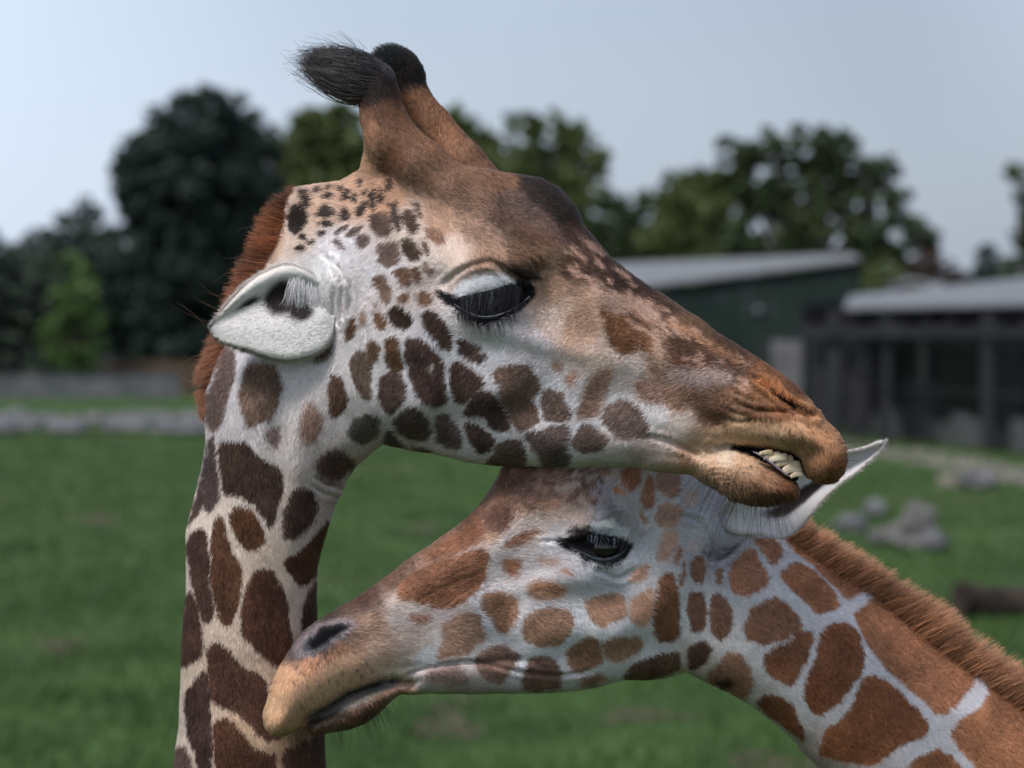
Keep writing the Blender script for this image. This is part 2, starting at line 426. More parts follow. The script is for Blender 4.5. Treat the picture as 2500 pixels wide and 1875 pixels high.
# patches: view, edge softness, colour, points
A_PATCH = [
 (V1,16,(96,76,64),[1850,1060,1980,1040,2100,1040,2250,1180,2330,1330,2250,1310,2100,1210,1900,1150]),(V1,11,(50,41,38),[2040,930,2140,945,2230,1000,2340,1190,2420,1300,2390,1340,2270,1230,2180,1130,2090,1060,2040,1000]),
 (V3,10,(70,51,43),[400,0,500,0,560,80,640,170,730,250,850,330,920,400,900,440,800,390,700,360,600,300,560,210,480,130,410,60]),
 (V3,8,(112,76,48),[600,430,640,440,660,500,740,460,820,470,900,540,880,600,890,660,840,690,790,640,780,680,720,690,650,640,630,540]),
 (V3,5,(95,66,46),[930,580,960,545,1030,570,1150,640,1300,720,1330,770,1200,775,1050,775,980,760,960,700]),
 (V3,15,(176,146,122),[560,330,650,380,760,400,850,430,905,480,860,505,780,450,690,465,610,425]),
 (V3,14,(172,142,116),[885,560,915,600,945,700,960,750,900,735,880,680,900,620]),
 (V3,18,(172,150,134),[960,785,1120,790,1250,792,1300,830,1150,862,1000,830]),
 (V3,9,(150,112,80),[960,520,1050,560,1160,620,1280,690,1380,760,1330,730,1200,660,1080,600]),
 (None,12,(44,36,34),[850,100,1050,100,1056,180,1012,196,966,206,952,236,900,262,850,255]),
 (V1,3,D,[635,1170,680,1100,735,1110,745,1160,720,1230,670,1280,630,1240]),
 (V1,3,D,[715,1010,770,1020,790,1080,750,1120,725,1080]),(V1,3,D,[805,1010,840,1000,850,1020,815,1035]),(V1,3,D,[870,995,905,990,905,1015,880,1025]),
 (V1,3,D,[935,990,965,990,960,1020,940,1030]),(V1,3,D,[850,1045,890,1035,910,1060,890,1080,850,1075]),(V1,3,D,[980,1010,1005,1020,1005,1065,965,1090,955,1070]),
 (V1,3,D,[1030,1035,1050,1045,1045,1085,1025,1100,1020,1060]),(V1,4,(80,66,58),[1040,950,1065,940,1075,980,1045,990]),(V1,3,D,[1075,1020,1100,1010,1100,1050,1080,1060]),
 (V1,3,D,[825,1130,860,1105,905,1140,895,1165,850,1180,805,1170]),(V1,3,D,[945,1140,1000,1130,995,1190,955,1200]),(V1,3,D,[1045,1150,1075,1100,1110,1085,1105,1130,1070,1175,1035,1175]),
 (V1,3,D,[815,1215,880,1200,895,1225,850,1240]),(V1,3,D,[690,1290,720,1275,750,1290,740,1320,700,1315]),(V1,3,D,[745,1325,780,1315,780,1335,750,1350]),
 (V1,3,D,[670,1355,700,1345,730,1365,700,1390]),(V1,3,(85,72,65),[910,1275,960,1235,1000,1215,960,1265,920,1285]),(V1,3,D,[810,1270,850,1260,855,1280,815,1290]),
 (V1,3,(104,88,76),[970,1290,1010,1245,1080,1225,1050,1270,1000,1295]),(V1,4,(108,92,80),[1035,1300,1070,1280,1110,1295,1115,1335,1080,1360,1045,1345]),
 (V1,3,(92,74,60),[1120,1195,1150,1165,1215,1150,1250,1190,1255,1250,1210,1285,1150,1270]),(V1,3,D,[1120,1030,1145,1010,1160,1070,1145,1140,1125,1130]),
 (V1,3,D,[1170,1010,1190,1020,1210,1070,1180,1100]),(V1,4,(80,62,50),[1215,950,1240,945,1255,1000,1235,1030,1215,1005]),
 (V1,3,(75,60,50),[1240,1100,1270,1085,1295,1130,1310,1230,1295,1260,1265,1190]),(V1,3,(82,64,52),[1330,1150,1370,1140,1400,1200,1415,1250,1390,1280,1345,1250,1330,1200]),
 (V1,4,(98,76,60),[1385,1100,1410,1100,1430,1170,1425,1195,1400,1160]),(V1,5,(132,100,77),[1460,1265,1500,1245,1550,1290,1560,1340,1525,1350,1475,1310]),
 (V1,4,(126,106,91),[1160,1380,1170,1345,1225,1335,1270,1320,1295,1390,1290,1435,1240,1465,1180,1440]),(V1,3,(76,59,47),[1310,1310,1360,1310,1400,1350,1430,1395,1415,1430,1360,1430,1330,1380]),
 (V1,3,(90,70,56),[1435,1330,1455,1320,1475,1390,1460,1420,1440,1380]),(V1,3,(121,93,71),[1260,1500,1310,1480,1355,1490,1370,1540,1360,1590,1315,1585,1290,1530]),
 (V1,3,(118,92,72),[1370,1495,1405,1485,1430,1520,1425,1570,1395,1570,1380,1530]),(V2,4,(136,111,90),[1150,310,1190,290,1225,340,1250,410,1220,465,1190,430,1155,370]),
 (V1,3,(120,95,75),[1440,1455,1460,1460,1460,1510,1445,1500]),(V1,4,(130,104,84),[1475,1495,1500,1480,1510,1505,1490,1540,1475,1530]),
 (V1,4,(112,97,87),[890,1325,920,1310,975,1360,960,1370,920,1340]),
 (V2,3,(130,100,75),[1285,420,1340,405,1365,420,1345,455,1300,460]),(V2,3,(116,89,67),[1415,410,1440,395,1485,420,1490,455,1450,480,1420,470]),
 (V2,7,(165,145,126),[1135,460,1160,450,1170,500,1150,520]),(V2,3,(112,84,58),[1150,540,1180,520,1215,560,1215,605,1175,615,1155,580]),
 (V2,3,(64,47,37),[1240,500,1275,485,1340,515,1370,570,1340,605,1280,610,1245,560]),(V2,3,(77,59,48),[1440,540,1490,505,1530,550,1590,640,1605,710,1590,740,1545,720,1490,640,1455,600]),
 (V2,5,(152,127,102),[1060,510,1080,500,1090,570,1075,610,1060,580]),(V2,3,(97,72,52),[975,650,1000,570,1025,545,1040,600,1020,660,975,695]),
 (V2,4,(84,66,56),[1650,690,1720,710,1780,745,1820,790,1770,820,1710,795,1665,760]),
 (V2,3,(84,65,56),[1340,690,1390,680,1450,720,1530,780,1560,860,1555,930,1575,1060,1500,1070,1420,1030,1390,950,1360,860,1340,780]),
 (V2,5,(190,182,176),[1475,840,1495,832,1508,850,1495,868,1475,862]),(V2,4,(150,135,125),[1424,755,1434,752,1438,768,1426,770]),
 (V2,3,(99,73,50),[1215,700,1250,665,1285,690,1290,750,1310,850,1290,880,1250,870,1220,790]),(V2,3,(112,87,64),[1105,710,1130,690,1170,710,1165,810,1130,820,1110,790]),
 (V2,3,(110,92,77),[1000,820,1040,760,1080,760,1110,810,1110,900,1115,1030,1095,1045,1050,970,1020,900]),
 (V2,3,(94,77,66),[1180,930,1230,885,1280,880,1320,950,1325,1030,1280,1090,1225,1120,1200,1060,1175,1030]),
 (V2,3,(102,78,61),[880,930,910,895,950,950,975,1040,960,1090,905,1145,875,1080]),(V2,3,(87,68,57),[1615,830,1650,820,1720,860,1790,920,1800,950,1740,1010,1650,1060,1615,980]),
 (V2,3,(84,67,58),[1770,1010,1830,1000,1870,1020,1910,1100,1960,1210,1900,1225,1850,1190,1800,1130,1690,1130,1720,1070]),
 (V2,5,(100,90,86),[985,1230,1040,1165,1110,1140,1160,1165,1175,1210,1140,1270,1090,1305,1010,1275]),
 (V2,3,(94,80,70),[1270,1180,1320,1130,1390,1085,1430,1120,1475,1210,1465,1270,1400,1280,1340,1255,1300,1215]),
 (V2,3,(102,87,78),[1520,1190,1550,1130,1600,1150,1650,1230,1670,1330,1600,1330,1530,1285]),(V2,4,(88,78,73),[1210,1290,1235,1225,1280,1265,1320,1335,1260,1330,1215,1310]),
 (V2,3,(87,70,62),[1695,1180,1760,1200,1830,1250,1870,1300,1830,1345,1770,1360,1720,1280,1700,1220]),
 (V2,5,(107,88,75),[1830,1430,1880,1340,1940,1300,2030,1290,2045,1370,2050,1455,1950,1460]),
 (V2,5,(95,82,76),[1360,1325,1430,1335,1500,1350,1480,1380,1400,1370]),
 (V3,3,(120,97,80),[15,800,70,765,200,760,250,830,260,880,230,920,200,930,240,980,255,1050,220,1080,150,1100,100,1000,60,910,80,890]),
 (V3,3,(118,97,82),[280,910,320,895,380,910,430,1040,350,1050,295,1040]),(V3,9,(152,122,100),[480,1000,540,850,600,790,660,780,610,920,590,1000,530,1040,480,1030]),
 (V3,4,(127,107,92),[610,1040,640,980,710,945,770,970,850,1070,835,1140,700,1145,650,1090]),(V3,3,(114,94,82),[450,1160,500,1090,540,1080,640,1160,600,1200,530,1230,480,1215]),
 (V3,4,(107,92,82),[190,1130,280,1120,350,1085,420,1085,425,1140,410,1200,430,1270,400,1310,310,1310,270,1230,230,1190]),
 (V3,9,(178,144,120),[330,740,390,740,385,800,340,780]),(V3,9,(165,130,106),[390,830,450,780,470,800,440,870]),
 (V3,10,(142,114,93),[770,860,830,830,900,870,920,930,900,960,830,940]),(V3,12,(178,158,142),[750,1200,900,1170,900,1270,760,1270]),
 # orange nostril flap, dark slit
 (V3,6,(190,118,58),[1420,840,1470,825,1560,860,1570,900,1640,940,1720,1010,1650,985,1560,930,1500,870]),
 (V3,3,(48,34,26),[1510,880,1545,900,1580,930,1660,970,1720,1005,1715,1012,1640,985,1560,945]),
 # neck
 (V2,4,(110,92,80),[230,780,270,735,300,760,300,870,250,1020,210,1190,165,1220,130,1090,140,1030,190,940]),
 (V2,7,(116,94,76),[365,870,400,825,480,820,540,850,575,950,555,1080,500,1160,420,1180,390,1210,350,1110,340,1030,360,950]),
 (V2,8,(118,98,88),[495,1260,520,1215,570,1210,575,1270,550,1330,505,1300]),(V2,12,(130,105,87),[700,1200,730,1090,750,1060,790,1110,830,1160,820,1230,780,1290,720,1300]),
 (V2,9,(98,76,66),[800,1440,850,1370,920,1350,1030,1420,970,1480,890,1530,830,1500]),(V2,6,(112,90,70),[870,700,885,700,875,780,820,805,780,800]),
 (V1,4,(192,163,133),[530,1400,600,1260,600,1300,570,1420,530,1450]),(V1,4,(152,118,88),[430,1480,520,1350,490,1470,450,1510]),
 (V4,3,(72,55,43),[275,80,300,55,350,65,400,60,440,120,500,165,580,200,575,280,550,370,525,470,495,410,450,360,380,305,300,300,290,190]),
 (V4,5,(84,64,52),[590,510,600,420,620,330,660,285,720,300,750,370,740,420,690,470,640,525,600,530]),
 (V4,3,(90,60,38),[330,410,370,380,430,400,460,450,490,550,440,570,405,580,360,500,330,450]),
 (V4,4,(80,66,60),[200,200,235,20,245,100,255,220,270,310,250,350,215,395,200,330]),(V4,4,(80,62,52),[110,470,150,380,190,230,195,330,185,380]),
 (V4,3,(79,58,47),[120,560,150,510,190,490,205,560,215,700,225,800,240,890,210,940,180,870,140,700]),
 (V4,3,(93,63,43),[240,560,250,460,270,420,295,500,320,600,370,660,370,760,350,870,320,950,285,930,260,840,240,720]),
 (V4,3,(91,61,41),[595,650,650,620,700,570,770,490,815,440,800,560,750,690,680,760,640,710]),
 (V4,3,(89,59,43),[385,900,400,810,440,710,490,680,540,700,575,780,605,870,600,950,625,1030,600,1120,560,1150,500,1100,450,1050,400,1010]),
 (V4,4,(86,61,46),[680,970,690,870,720,800,760,730,765,850,760,940,700,970]),(V4,4,(76,53,43),[85,1110,100,900,125,790,150,850,175,950,190,1050,165,1110,110,1150]),
 (V4,3,(86,59,45),[220,1080,260,1045,310,1080,360,1130,400,1180,450,1190,490,1230,490,1290,560,1340,570,1500,500,1510,430,1440,380,1390,330,1360,270,1340,235,1300,225,1180]),
 (V4,3,(73,53,45),[115,1290,150,1240,200,1180,215,1280,220,1400,230,1560,215,1700,180,1720,170,1580,130,1480,115,1380]),
 (V4,3,(89,59,41),[255,1430,310,1420,360,1460,430,1570,530,1590,545,1700,520,1800,400,1850,290,1780,255,1560]),
 (V4,3,(81,56,43),[590,1570,650,1555,700,1520,706,1600,705,1800,600,1800]),(V4,3,(76,52,40),[726,1500,785,1480,810,1490,810,1780,730,1760]),
 (V4,4,(92,72,62),[40,1700,60,1560,100,1550,120,1600,140,1700,120,1850,60,1850]),
 (V4,4,(85,58,43),[180,1900,330,1880,480,1950,500,2150,320,2250,190,2150]),(V4,4,(85,58,43),[540,1880,700,1860,760,1950,740,2150,580,2180]),
 # eye surround
 (None,4,(24,24,28),[1066,712,1090,722,1115,727,1139,724,1192,712,1248,696,1262,688,1285,694,1302,707,1299,724,1275,752,1228,774,1186,786,1153,776,1113,751,1085,730]),
 (None,7,(212,214,222),[1110,716,1150,690,1190,676,1235,676,1252,688,1240,696,1192,709,1139,720]),
 (None,8,(62,52,50),[1250,650,1275,660,1310,670,1322,682,1295,688,1262,676]),
]
_rs = np.random.default_rng(55)
_ridge = np.array([(1426,560),(1489,632),(1575,700),(1666,758),(1756,822),(1856,885)], float)
for _k in range(120):        # streaks of dark and pale hair down the bridge of the nose
    _t = _rs.random() * (len(_ridge) - 1.001); _i = int(_t); _p = _ridge[_i] + (_ridge[_i + 1] - _ridge[_i]) * (_t - _i)
    _o = _rs.uniform(4, 95); _c, _s2 = math.cos(.66 + _rs.normal(0, .22)), math.sin(.66 + _rs.normal(0, .22))
    _p = _p + np.array([-.5, .86]) * _o; _L, _w = _rs.uniform(9, 26), _rs.uniform(2.5, 5.5)
    _dark = _rs.random() < .75 - .5 * _o / 95
    A_PATCH.insert(5, (None, 5, (74, 54, 44) if _dark else (176, 142, 116), [_p[0] - _c * _L, _p[1] - _s2 * _L, _p[0] + _s2 * _w, _p[1] - _c * _w, _p[0] + _c * _L, _p[1] + _s2 * _L, _p[0] - _s2 * _w, _p[1] + _c * _w]))
A_DOT = [vp(V3,[p])[0] for p in [(1560,1080),(1510,1070),(1640,1075),(1705,1080),(1770,1090),(1610,1105),(1670,1110),(1735,1120),(1545,1115),(1490,1140),
 (1570,1150),(1620,1135),(1680,1140),(1400,910),(1490,965),(1625,1015),(1690,1025),(1390,1055),(1300,1060),(1800,1110),(1450,1350),(1520,1380),(1400,1300),(1340,1400)]]

# flow of the coat: u, v, du, dv
A_FLOW = [(2030,1100,.2,1),(1900,1070,.1,1),(1800,1080,-.3,1),(1750,950,-1,.2),(1600,800,-1,-.3),(1400,600,-.8,-.6),(1300,500,-.8,-.5),(1150,450,-.8,-.6),
 (950,300,-.4,-1),(1050,300,-.3,-1),(1200,850,-.8,.6),(1400,950,-.9,.4),(1000,950,-.5,.9),(900,620,-.7,.7),(800,500,-.9,.1),(650,900,-.1,1),(620,1300,0,1),
 (600,1800,0,1),(1880,1180,.4,1),(1200,640,-.5,-.8),(1600,1080,-.8,.5),(1250,1080,-.7,.6)]

# ---- second giraffe
B_HEAD = np.array([(1226,1141),(1217,1168),(1192,1204),(1170,1236),(1138,1267),(1106,1294),(1052,1331),(998,1367),(953,1403),(907,1435),(862,1466),(817,1493),(776,1516),
 (745,1539),(722,1566),(704,1597),(686,1624),(668,1665),(657,1701),(646,1737),(646,1765),(659,1785),(686,1794),(713,1787),(737,1773),(749,1757),(765,1742),
 (803,1719),(849,1688),(907,1668),(960,1660),(1000,1665),(990,1692),(1052,1690),(1142,1692),(1233,1690),(1323,1690),(1414,1683),(1459,1674),(1522,1658),(1575,1658),(1624,1652),(1674,1638),
 (1724,1664),(1778,1687),(1818,1711),(1848,1731),(1888,1761),(1938,1806),(1972,1846),(2002,1875),(2060,1930),(2170,2040),(2400,2280),(3050,2280),(2900,2080),(2740,1930),
 (2620,1825),(2500,1731),(2445,1692),(2370,1637),(2296,1582),(2221,1522),(2147,1463),(2112,1438),(2047,1398),(1997,1363),(1948,1328),(1900,1290),(1850,1240),(1800,1175),(1740,1110),(1680,1060),
 (1600,1025),(1500,1010),(1400,1025),(1310,1060),(1250,1105)], float)
B_JAW = np.array([(740,1768),(760,1750),(803,1725),(849,1694),(907,1672),(984,1656),(1040,1660),(1040,1688),(975,1693),(957,1708),(926,1738),(894,1761),(853,1777),(803,1786),(772,1792),(750,1782)], float)
B_W = [(1300,1130,130),(1450,1080,140),(1400,1200,175),(1480,1270,195),(1600,1200,170),(1450,1350,195),(1250,1280,125),(1600,1400,170),(1500,1500,155),(1350,1500,135),(1200,1450,115),
 (1050,1450,95),(950,1550,95),(850,1550,95),(780,1600,98),(720,1680,95),(680,1740,80),(850,1730,80),(1000,1650,85),(1200,1620,90),(1400,1630,95),(1560,1600,110),(1700,1500,140),(1750,1300,130),
 (1900,1500,150),(2100,1600,165),(2300,1800,180),(2500,1950,190),(2700,2100,200)]
B_R = [(1400,1100,100),(1450,1300,200),(1250,1300,120),(1000,1500,110),(850,1550,100),(700,1700,70),(850,1740,45),(1100,1650,70),(1400,1620,100),(1600,1450,190),(1800,1450,190),(2100,1650,200),(2500,1950,210)]
B_BUMP = [(1480,1235,75,32,5,26),(1475,1280,60,22,5,14),(1480,1370,75,16,0,6),(1580,1300,50,50,0,-10),(1350,1370,70,50,-25,-12),(1300,1430,180,26,-14,8),(1500,1520,110,80,0,14),(1720,1290,70,60,0,26),
 (800,1560,60,24,-32,12),(780,1650,100,40,-20,10),(1150,1625,160,10,-4,-9),(900,1715,70,20,-25,8),(1000,1450,140,24,-30,6),(1650,1560,60,60,0,-14)]
B_CREASE = [(5,4.5,vp(V5,[(860,1210),(960,1180),(1100,1150),(1240,1140),(1400,1180),(1560,1205),(1700,1215),(1850,1190)])),
 (4,6,vp(V5,[(1700,480),(1640,490),(1580,490)])),(5,5,vp(V5,[(1900,640),(2000,690),(2100,640)])),
 (7,9,vp(V5,[(1900,330),(1980,290),(2080,310),(2140,400)])),
 (5,8,vp(V6,[(330,420),(420,450),(480,560),(470,640)])),(6,12,vp(V6,[(640,480),(690,490),(740,520)])),(5,8,vp(V6,[(480,650),(540,630),(600,580),(660,520)]))]
for _i in range(5):
    B_CREASE.append((3.5,4.0,vp(V5,[(920+_i*30,815+_i*10),(1020+_i*20,760+_i*14),(1150+_i*10,700+_i*14),(1280,650+_i*16)])))
B_BASE = [(1230,1150,150,95,60),(1260,1200,150,108,82),(1330,1170,175,145,130),(1400,1160,205,190,182),(1500,1150,205,195,190),(1320,1230,165,130,108),(1400,1230,190,170,158),
 (1470,1225,175,175,182),(1495,1250,138,140,148),(1520,1225,190,190,195),(1150,1270,140,92,62),(1060,1340,160,115,85),(950,1410,135,98,75),(880,1460,110,80,66),(800,1510,90,72,66),(740,1550,75,68,68),(720,1580,110,100,98),
 (1200,1300,180,150,130),(1180,1380,200,195,195),(1230,1330,200,195,195),(1300,1300,195,185,178),(1350,1330,198,200,206),(1450,1400,195,200,210),(1550,1380,200,205,212),(1350,1400,190,190,195),
 (980,1480,195,185,180),(1100,1500,190,180,178),(1200,1500,200,205,212),(1100,1590,195,192,192),(1000,1570,180,165,155),(1050,1600,200,205,210),(1300,1600,205,210,218),(1450,1540,205,210,218),(1550,1550,205,208,214),(1600,1450,205,205,208),
 (900,1530,165,135,115),(850,1560,150,118,98),(930,1580,180,155,138),(820,1590,170,118,82),(760,1610,205,140,88),(850,1620,200,165,135),(930,1620,195,168,145),(700,1650,210,155,100),(680,1720,215,165,110),(760,1680,210,160,110),
 (830,1650,205,165,125),(660,1760,205,160,105),(700,1770,190,140,90),(960,1640,205,190,175),(870,1740,130,90,65),(780,1780,150,105,70),(930,1710,150,110,85),(960,1690,170,130,105),
 (1050,1650,190,185,185),(1150,1680,175,165,165),(1300,1670,190,188,192),(1700,1300,188,191,200),(1680,1260,180,183,194),(1600,1250,200,202,210),(1744,1340,150,150,160),(1760,1290,172,175,185),(1820,1280,190,190,198),
 (1700,1500,205,208,214),(1800,1600,205,206,210),(1900,1450,205,206,212),(2100,1500,205,206,212),(2300,1750,205,206,212),(1950,1700,205,206,212),(1720,1640,190,180,175),(1860,1740,190,185,182),(1960,1860,175,165,160),(2500,2000,205,206,212)]
B_PATCH = [
 (V5,9,(122,82,57),[980,580,1050,530,1150,450,1250,400,1290,430,1260,490,1150,540,1050,570]),(V5,5,(126,86,59),[830,720,950,640,1100,600,1230,545,1290,540,1300,600,1280,700,1190,800,1100,850,1020,840,900,810,820,800]),
 (V5,8,(142,102,77),[1380,520,1450,470,1550,430,1580,440,1500,500,1420,530]),(V5,10,(102,74,58),[1280,360,1330,300,1400,280,1440,330,1400,440,1370,440,1300,430]),(V5,9,(112,82,68),[1420,190,1490,130,1510,160,1460,210,1430,230]),
 (V5,10,(150,110,85),[880,890,990,890,980,930,900,930]),
 (V5,4,(155,121,93),[1480,970,1510,900,1580,860,1660,850,1730,870,1765,920,1745,980,1690,1050,1600,1060,1520,1030]),(V5,6,(150,113,84),[1270,800,1300,770,1400,770,1470,810,1460,880,1410,980,1360,980,1330,910,1280,860]),
 (V5,8,(162,122,90),[1520,740,1560,700,1650,710,1730,745,1690,790,1600,805,1550,790]),(V5,4,(166,129,101),[1830,810,1900,790,2000,770,2040,800,2045,890,2000,910,1930,945,1870,920,1840,850]),
 (V5,5,(182,142,112),[2075,820,2140,770,2185,740,2195,830,2180,900,2140,945,2080,910]),(V5,4,(160,128,102),[1055,950,1110,920,1200,880,1250,890,1260,940,1290,1000,1250,1040,1180,1090,1090,1110,1030,1130,1060,1040]),
 (V5,4,(130,103,85),[1235,1130,1290,1080,1380,1055,1440,1080,1470,1110,1440,1170,1400,1210,1380,1250,1320,1245,1260,1200]),(V5,4,(126,97,80),[1510,1180,1530,1120,1620,1115,1670,1140,1700,1200,1680,1290,1500,1290,1490,1250]),
 (V5,4,(150,113,85),[1730,1100,1770,1050,1850,1005,1890,1020,1910,1090,1920,1130,1860,1170,1790,1200,1750,1160]),(V5,4,(166,129,100),[1915,1040,1990,1010,2130,1010,2140,1060,2080,1100,1990,1145,1930,1090]),
 (V6,4,(100,75,57),[40,1220,90,1150,200,1110,310,1085,320,1130,310,1180,230,1210,140,1230,60,1240]),(V5,6,(166,132,112),[1790,1260,1830,1220,1920,1200,1955,1230,1900,1260,1830,1280]),
 (V5,8,(152,128,113),[980,1190,1050,1170,1130,1155,1180,1200,1190,1260,1050,1260,960,1240]),(V5,6,(160,113,82),[1380,600,1420,590,1480,600,1470,640,1440,680,1390,650]),(V5,10,(176,150,130),[1555,590,1620,570,1700,590,1670,620,1600,620]),
 (V5,6,(166,132,107),[1680,640,1730,630,1760,665,1720,665]),(V5,5,(190,151,122),[2060,700,2100,640,2160,610,2175,650,2140,690,2090,700]),
 (V5,4,(165,116,86),[2020,140,2060,90,2130,90,2120,160,2090,230,2050,200]),(V5,4,(165,121,91),[2130,280,2160,150,2180,140,2200,200,2195,310,2160,320]),(V5,4,(186,132,92),[1980,215,2010,205,2060,240,2050,255,1990,235]),
 (V5,5,(186,142,112),[1910,110,1960,105,1970,140,1920,140]),
 (V6,4,(165,131,109),[205,230,240,200,310,225,325,280,290,325,240,320,210,290]),(V6,4,(186,151,126),[200,440,215,380,250,360,310,370,320,410,290,465,230,475]),(V6,8,(206,182,163),[345,320,380,290,405,310,390,370,350,360]),
 (V6,3,(185,146,116),[120,380,140,420,165,460,150,470,130,430]),(V6,5,(190,156,131),[205,620,230,520,270,490,305,505,290,570,260,630,220,640]),(V6,3,(150,111,86),[290,640,300,580,320,560,325,610,310,660]),
 (V6,3,(130,89,63),[195,1000,190,930,215,750,240,710,280,705,300,780,315,900,310,1010,270,1030,220,1035]),(V6,2,(140,101,76),[310,730,325,700,330,750,320,770]),(V6,2,(140,101,76),[332,650,347,650,347,720,335,725]),
 (V6,3,(126,91,69),[375,650,395,620,430,620,440,680,430,740,400,745,380,710]),(V6,3,(119,87,67),[360,860,370,800,430,805,445,880,440,960,420,985,380,985,375,930]),(V6,3,(131,96,75),[470,900,480,810,510,800,560,850,575,920,555,1000,520,1025,480,990]),
 (V6,3,(140,106,81),[490,710,505,680,525,690,520,750,500,755]),(V6,4,(96,71,57),[365,1080,400,1050,440,1035,470,1070,460,1120,400,1165,360,1170]),
 (V6,3,(160,113,83),[560,720,570,660,620,620,670,575,700,640,740,700,750,750,700,790,620,810,580,790]),(V6,3,(165,116,85),[685,530,760,530,800,550,820,600,780,660,740,610]),
 (V6,3,(160,109,73),[815,710,850,670,900,650,1000,710,1060,780,1095,860,1000,895,930,830,850,760]),(V6,3,(170,116,79),[835,530,880,520,1000,620,1120,710,1220,780,1130,825,1080,760,980,660,900,600]),
 (V6,3,(150,107,79),[635,960,660,900,710,850,800,825,870,880,915,950,890,990,800,1030,720,1045,650,1015]),(V6,3,(130,87,59),[735,1110,780,1070,880,1030,905,985,960,990,965,1030,940,1120,900,1180,870,1245,800,1220,750,1190]),
 (V6,3,(130,83,53),[925,1290,950,1210,1000,1120,1010,1010,1050,960,1120,945,1180,980,1215,1060,1220,1150,1180,1230,1090,1340,990,1400,940,1340]),
 (V6,3,(160,109,73),[1175,900,1230,860,1290,810,1500,975,1770,1175,1740,1260,1680,1330,1600,1400,1500,1310,1350,1180,1270,1080,1210,980]),
 (V6,3,(140,89,55),[1020,1560,1030,1480,1110,1430,1180,1340,1210,1240,1260,1205,1330,1230,1430,1320,1530,1430,1530,1490,1400,1540,1270,1640,1130,1620,1010,1590]),
 (V6,3,(160,109,71),[1650,1490,1700,1420,1800,1370,1830,1310,1850,1235,2030,1360,2200,1500,2250,1700,2000,1800,1800,1670,1700,1570]),(V6,3,(150,99,63),[1440,1659,1480,1610,1590,1570,1640,1600,1700,1659,1760,1760,1700,1900,1500,1800]),
 (V6,3,(150,99,63),[1850,1760,2000,1850,2150,1820,2250,1950,2100,2100,1900,2000]),
 (V6,6,(150,111,86),[450,1210,500,1160,560,1095,610,1095,660,1170,675,1240,640,1310,590,1300,540,1265,470,1240]),(V6,9,(70,48,38),[490,1235,550,1215,590,1225,560,1265,510,1255]),
 (V6,3,(126,81,53),[695,1340,730,1310,780,1300,860,1350,910,1450,930,1520,850,1460,760,1395]),(V6,8,(202,182,168),[355,570,380,540,420,560,400,590]),
 (V6,8,(110,108,115),[430,600,500,590,560,570,610,560,560,610,490,640]),
 # inner lower lip, nostril, eye surround
 (V5,7,(118,114,107),[330,1490,360,1430,450,1380,550,1310,680,1255,790,1225,845,1225,790,1265,680,1320,560,1390,430,1440]),
 (V5,5,(70,58,48),[330,1500,370,1450,470,1425,560,1400,520,1440,420,1490]),
 (V5,7,(124,112,106),[270,1090,310,1000,390,940,480,915,560,915,590,950,540,1000,440,1060,340,1110]),(V5,6,(84,84,88),[300,1080,335,1015,400,970,470,945,540,950,500,1000,420,1050,340,1090]),(V5,5,(26,26,30),[345,1035,400,970,480,940,550,945,505,985,430,1025,365,1070]),
 (None,4,(24,24,28),[1352,1318,1380,1317,1401,1314,1422,1306,1440,1300,1500,1312,1537,1330,1540,1340,1517,1364,1483,1378,1456,1377,1428,1365,1408,1350,1381,1337]),
 (None,5,(222,226,238),[1442,1281,1460,1275,1485,1276,1498,1283,1480,1290,1450,1290]),(None,5,(214,220,234),[1492,1286,1515,1288,1530,1299,1532,1313,1510,1306,1494,1297]),(None,5,(190,196,210),[1450,1296,1475,1294,1500,1300,1515,1309,1490,1308,1460,1303]),
 (None,7,(60,52,50),[1380,1300,1420,1288,1440,1290,1436,1302,1400,1310]),
]
B_DOT = [vp(V5,[p])[0] for p in [(430,1098),(390,1150),(350,1150),(280,1165),(300,1195),(520,1195),(600,1180),(560,1235),(620,1215),(450,1240),(500,1250),(400,1260),(330,1260),(260,1250),(680,1190),(350,1330),(300,1380),(420,1310),(650,1150)]]
B_FLOW = [(680,1720,0,1),(800,1620,.2,1),(900,1500,1,-.3),(1100,1350,1,-.4),(1300,1200,.8,-.5),(1300,1500,1,.4),(1450,1450,.8,.6),(1600,1550,.5,.9),(1750,1500,.5,.8),
 (2100,1600,.7,.8),(2400,1800,.7,.8),(850,1740,.2,1),(1480,1230,.3,-.9),(1000,1620,.9,.4),(1750,1300,.8,.2)]
# ------------------------------------------------------------------ building the animals
def wc_a(u, v):
    head = -0.344 * (u - 1150)
    k = 30.0
    soft = -k * np.logaddexp(-head / k, -140.0 / k)
    nk = sstep(950, 1250, v) * sstep(1050, 850, u)
    return soft * (1 - nk) + (140 + 0.05 * (v - 1100)) * nk
def wc_b(u, v):
    return -60 + 0.29 * (u - 700)

def side(a, b, w):  # camera projection; the coat pattern is looked up at these image pixels
    """Image pixel of a body point, projected through the camera."""
    k = 1 + w / FPX
    return 1250 + a / k, HORIZON + b / k

def bump_field(u, v, bumps):
    r = np.zeros(u.shape)
    for (cu, cv, ru, rv, ang, amp) in bumps:
        c, s = math.cos(math.radians(ang)), math.sin(math.radians(ang))
        x, y = u - cu, v - cv
        r += amp * np.exp(-((x * c + y * s) / ru) ** 2 - ((-x * s + y * c) / rv) ** 2)
    return r

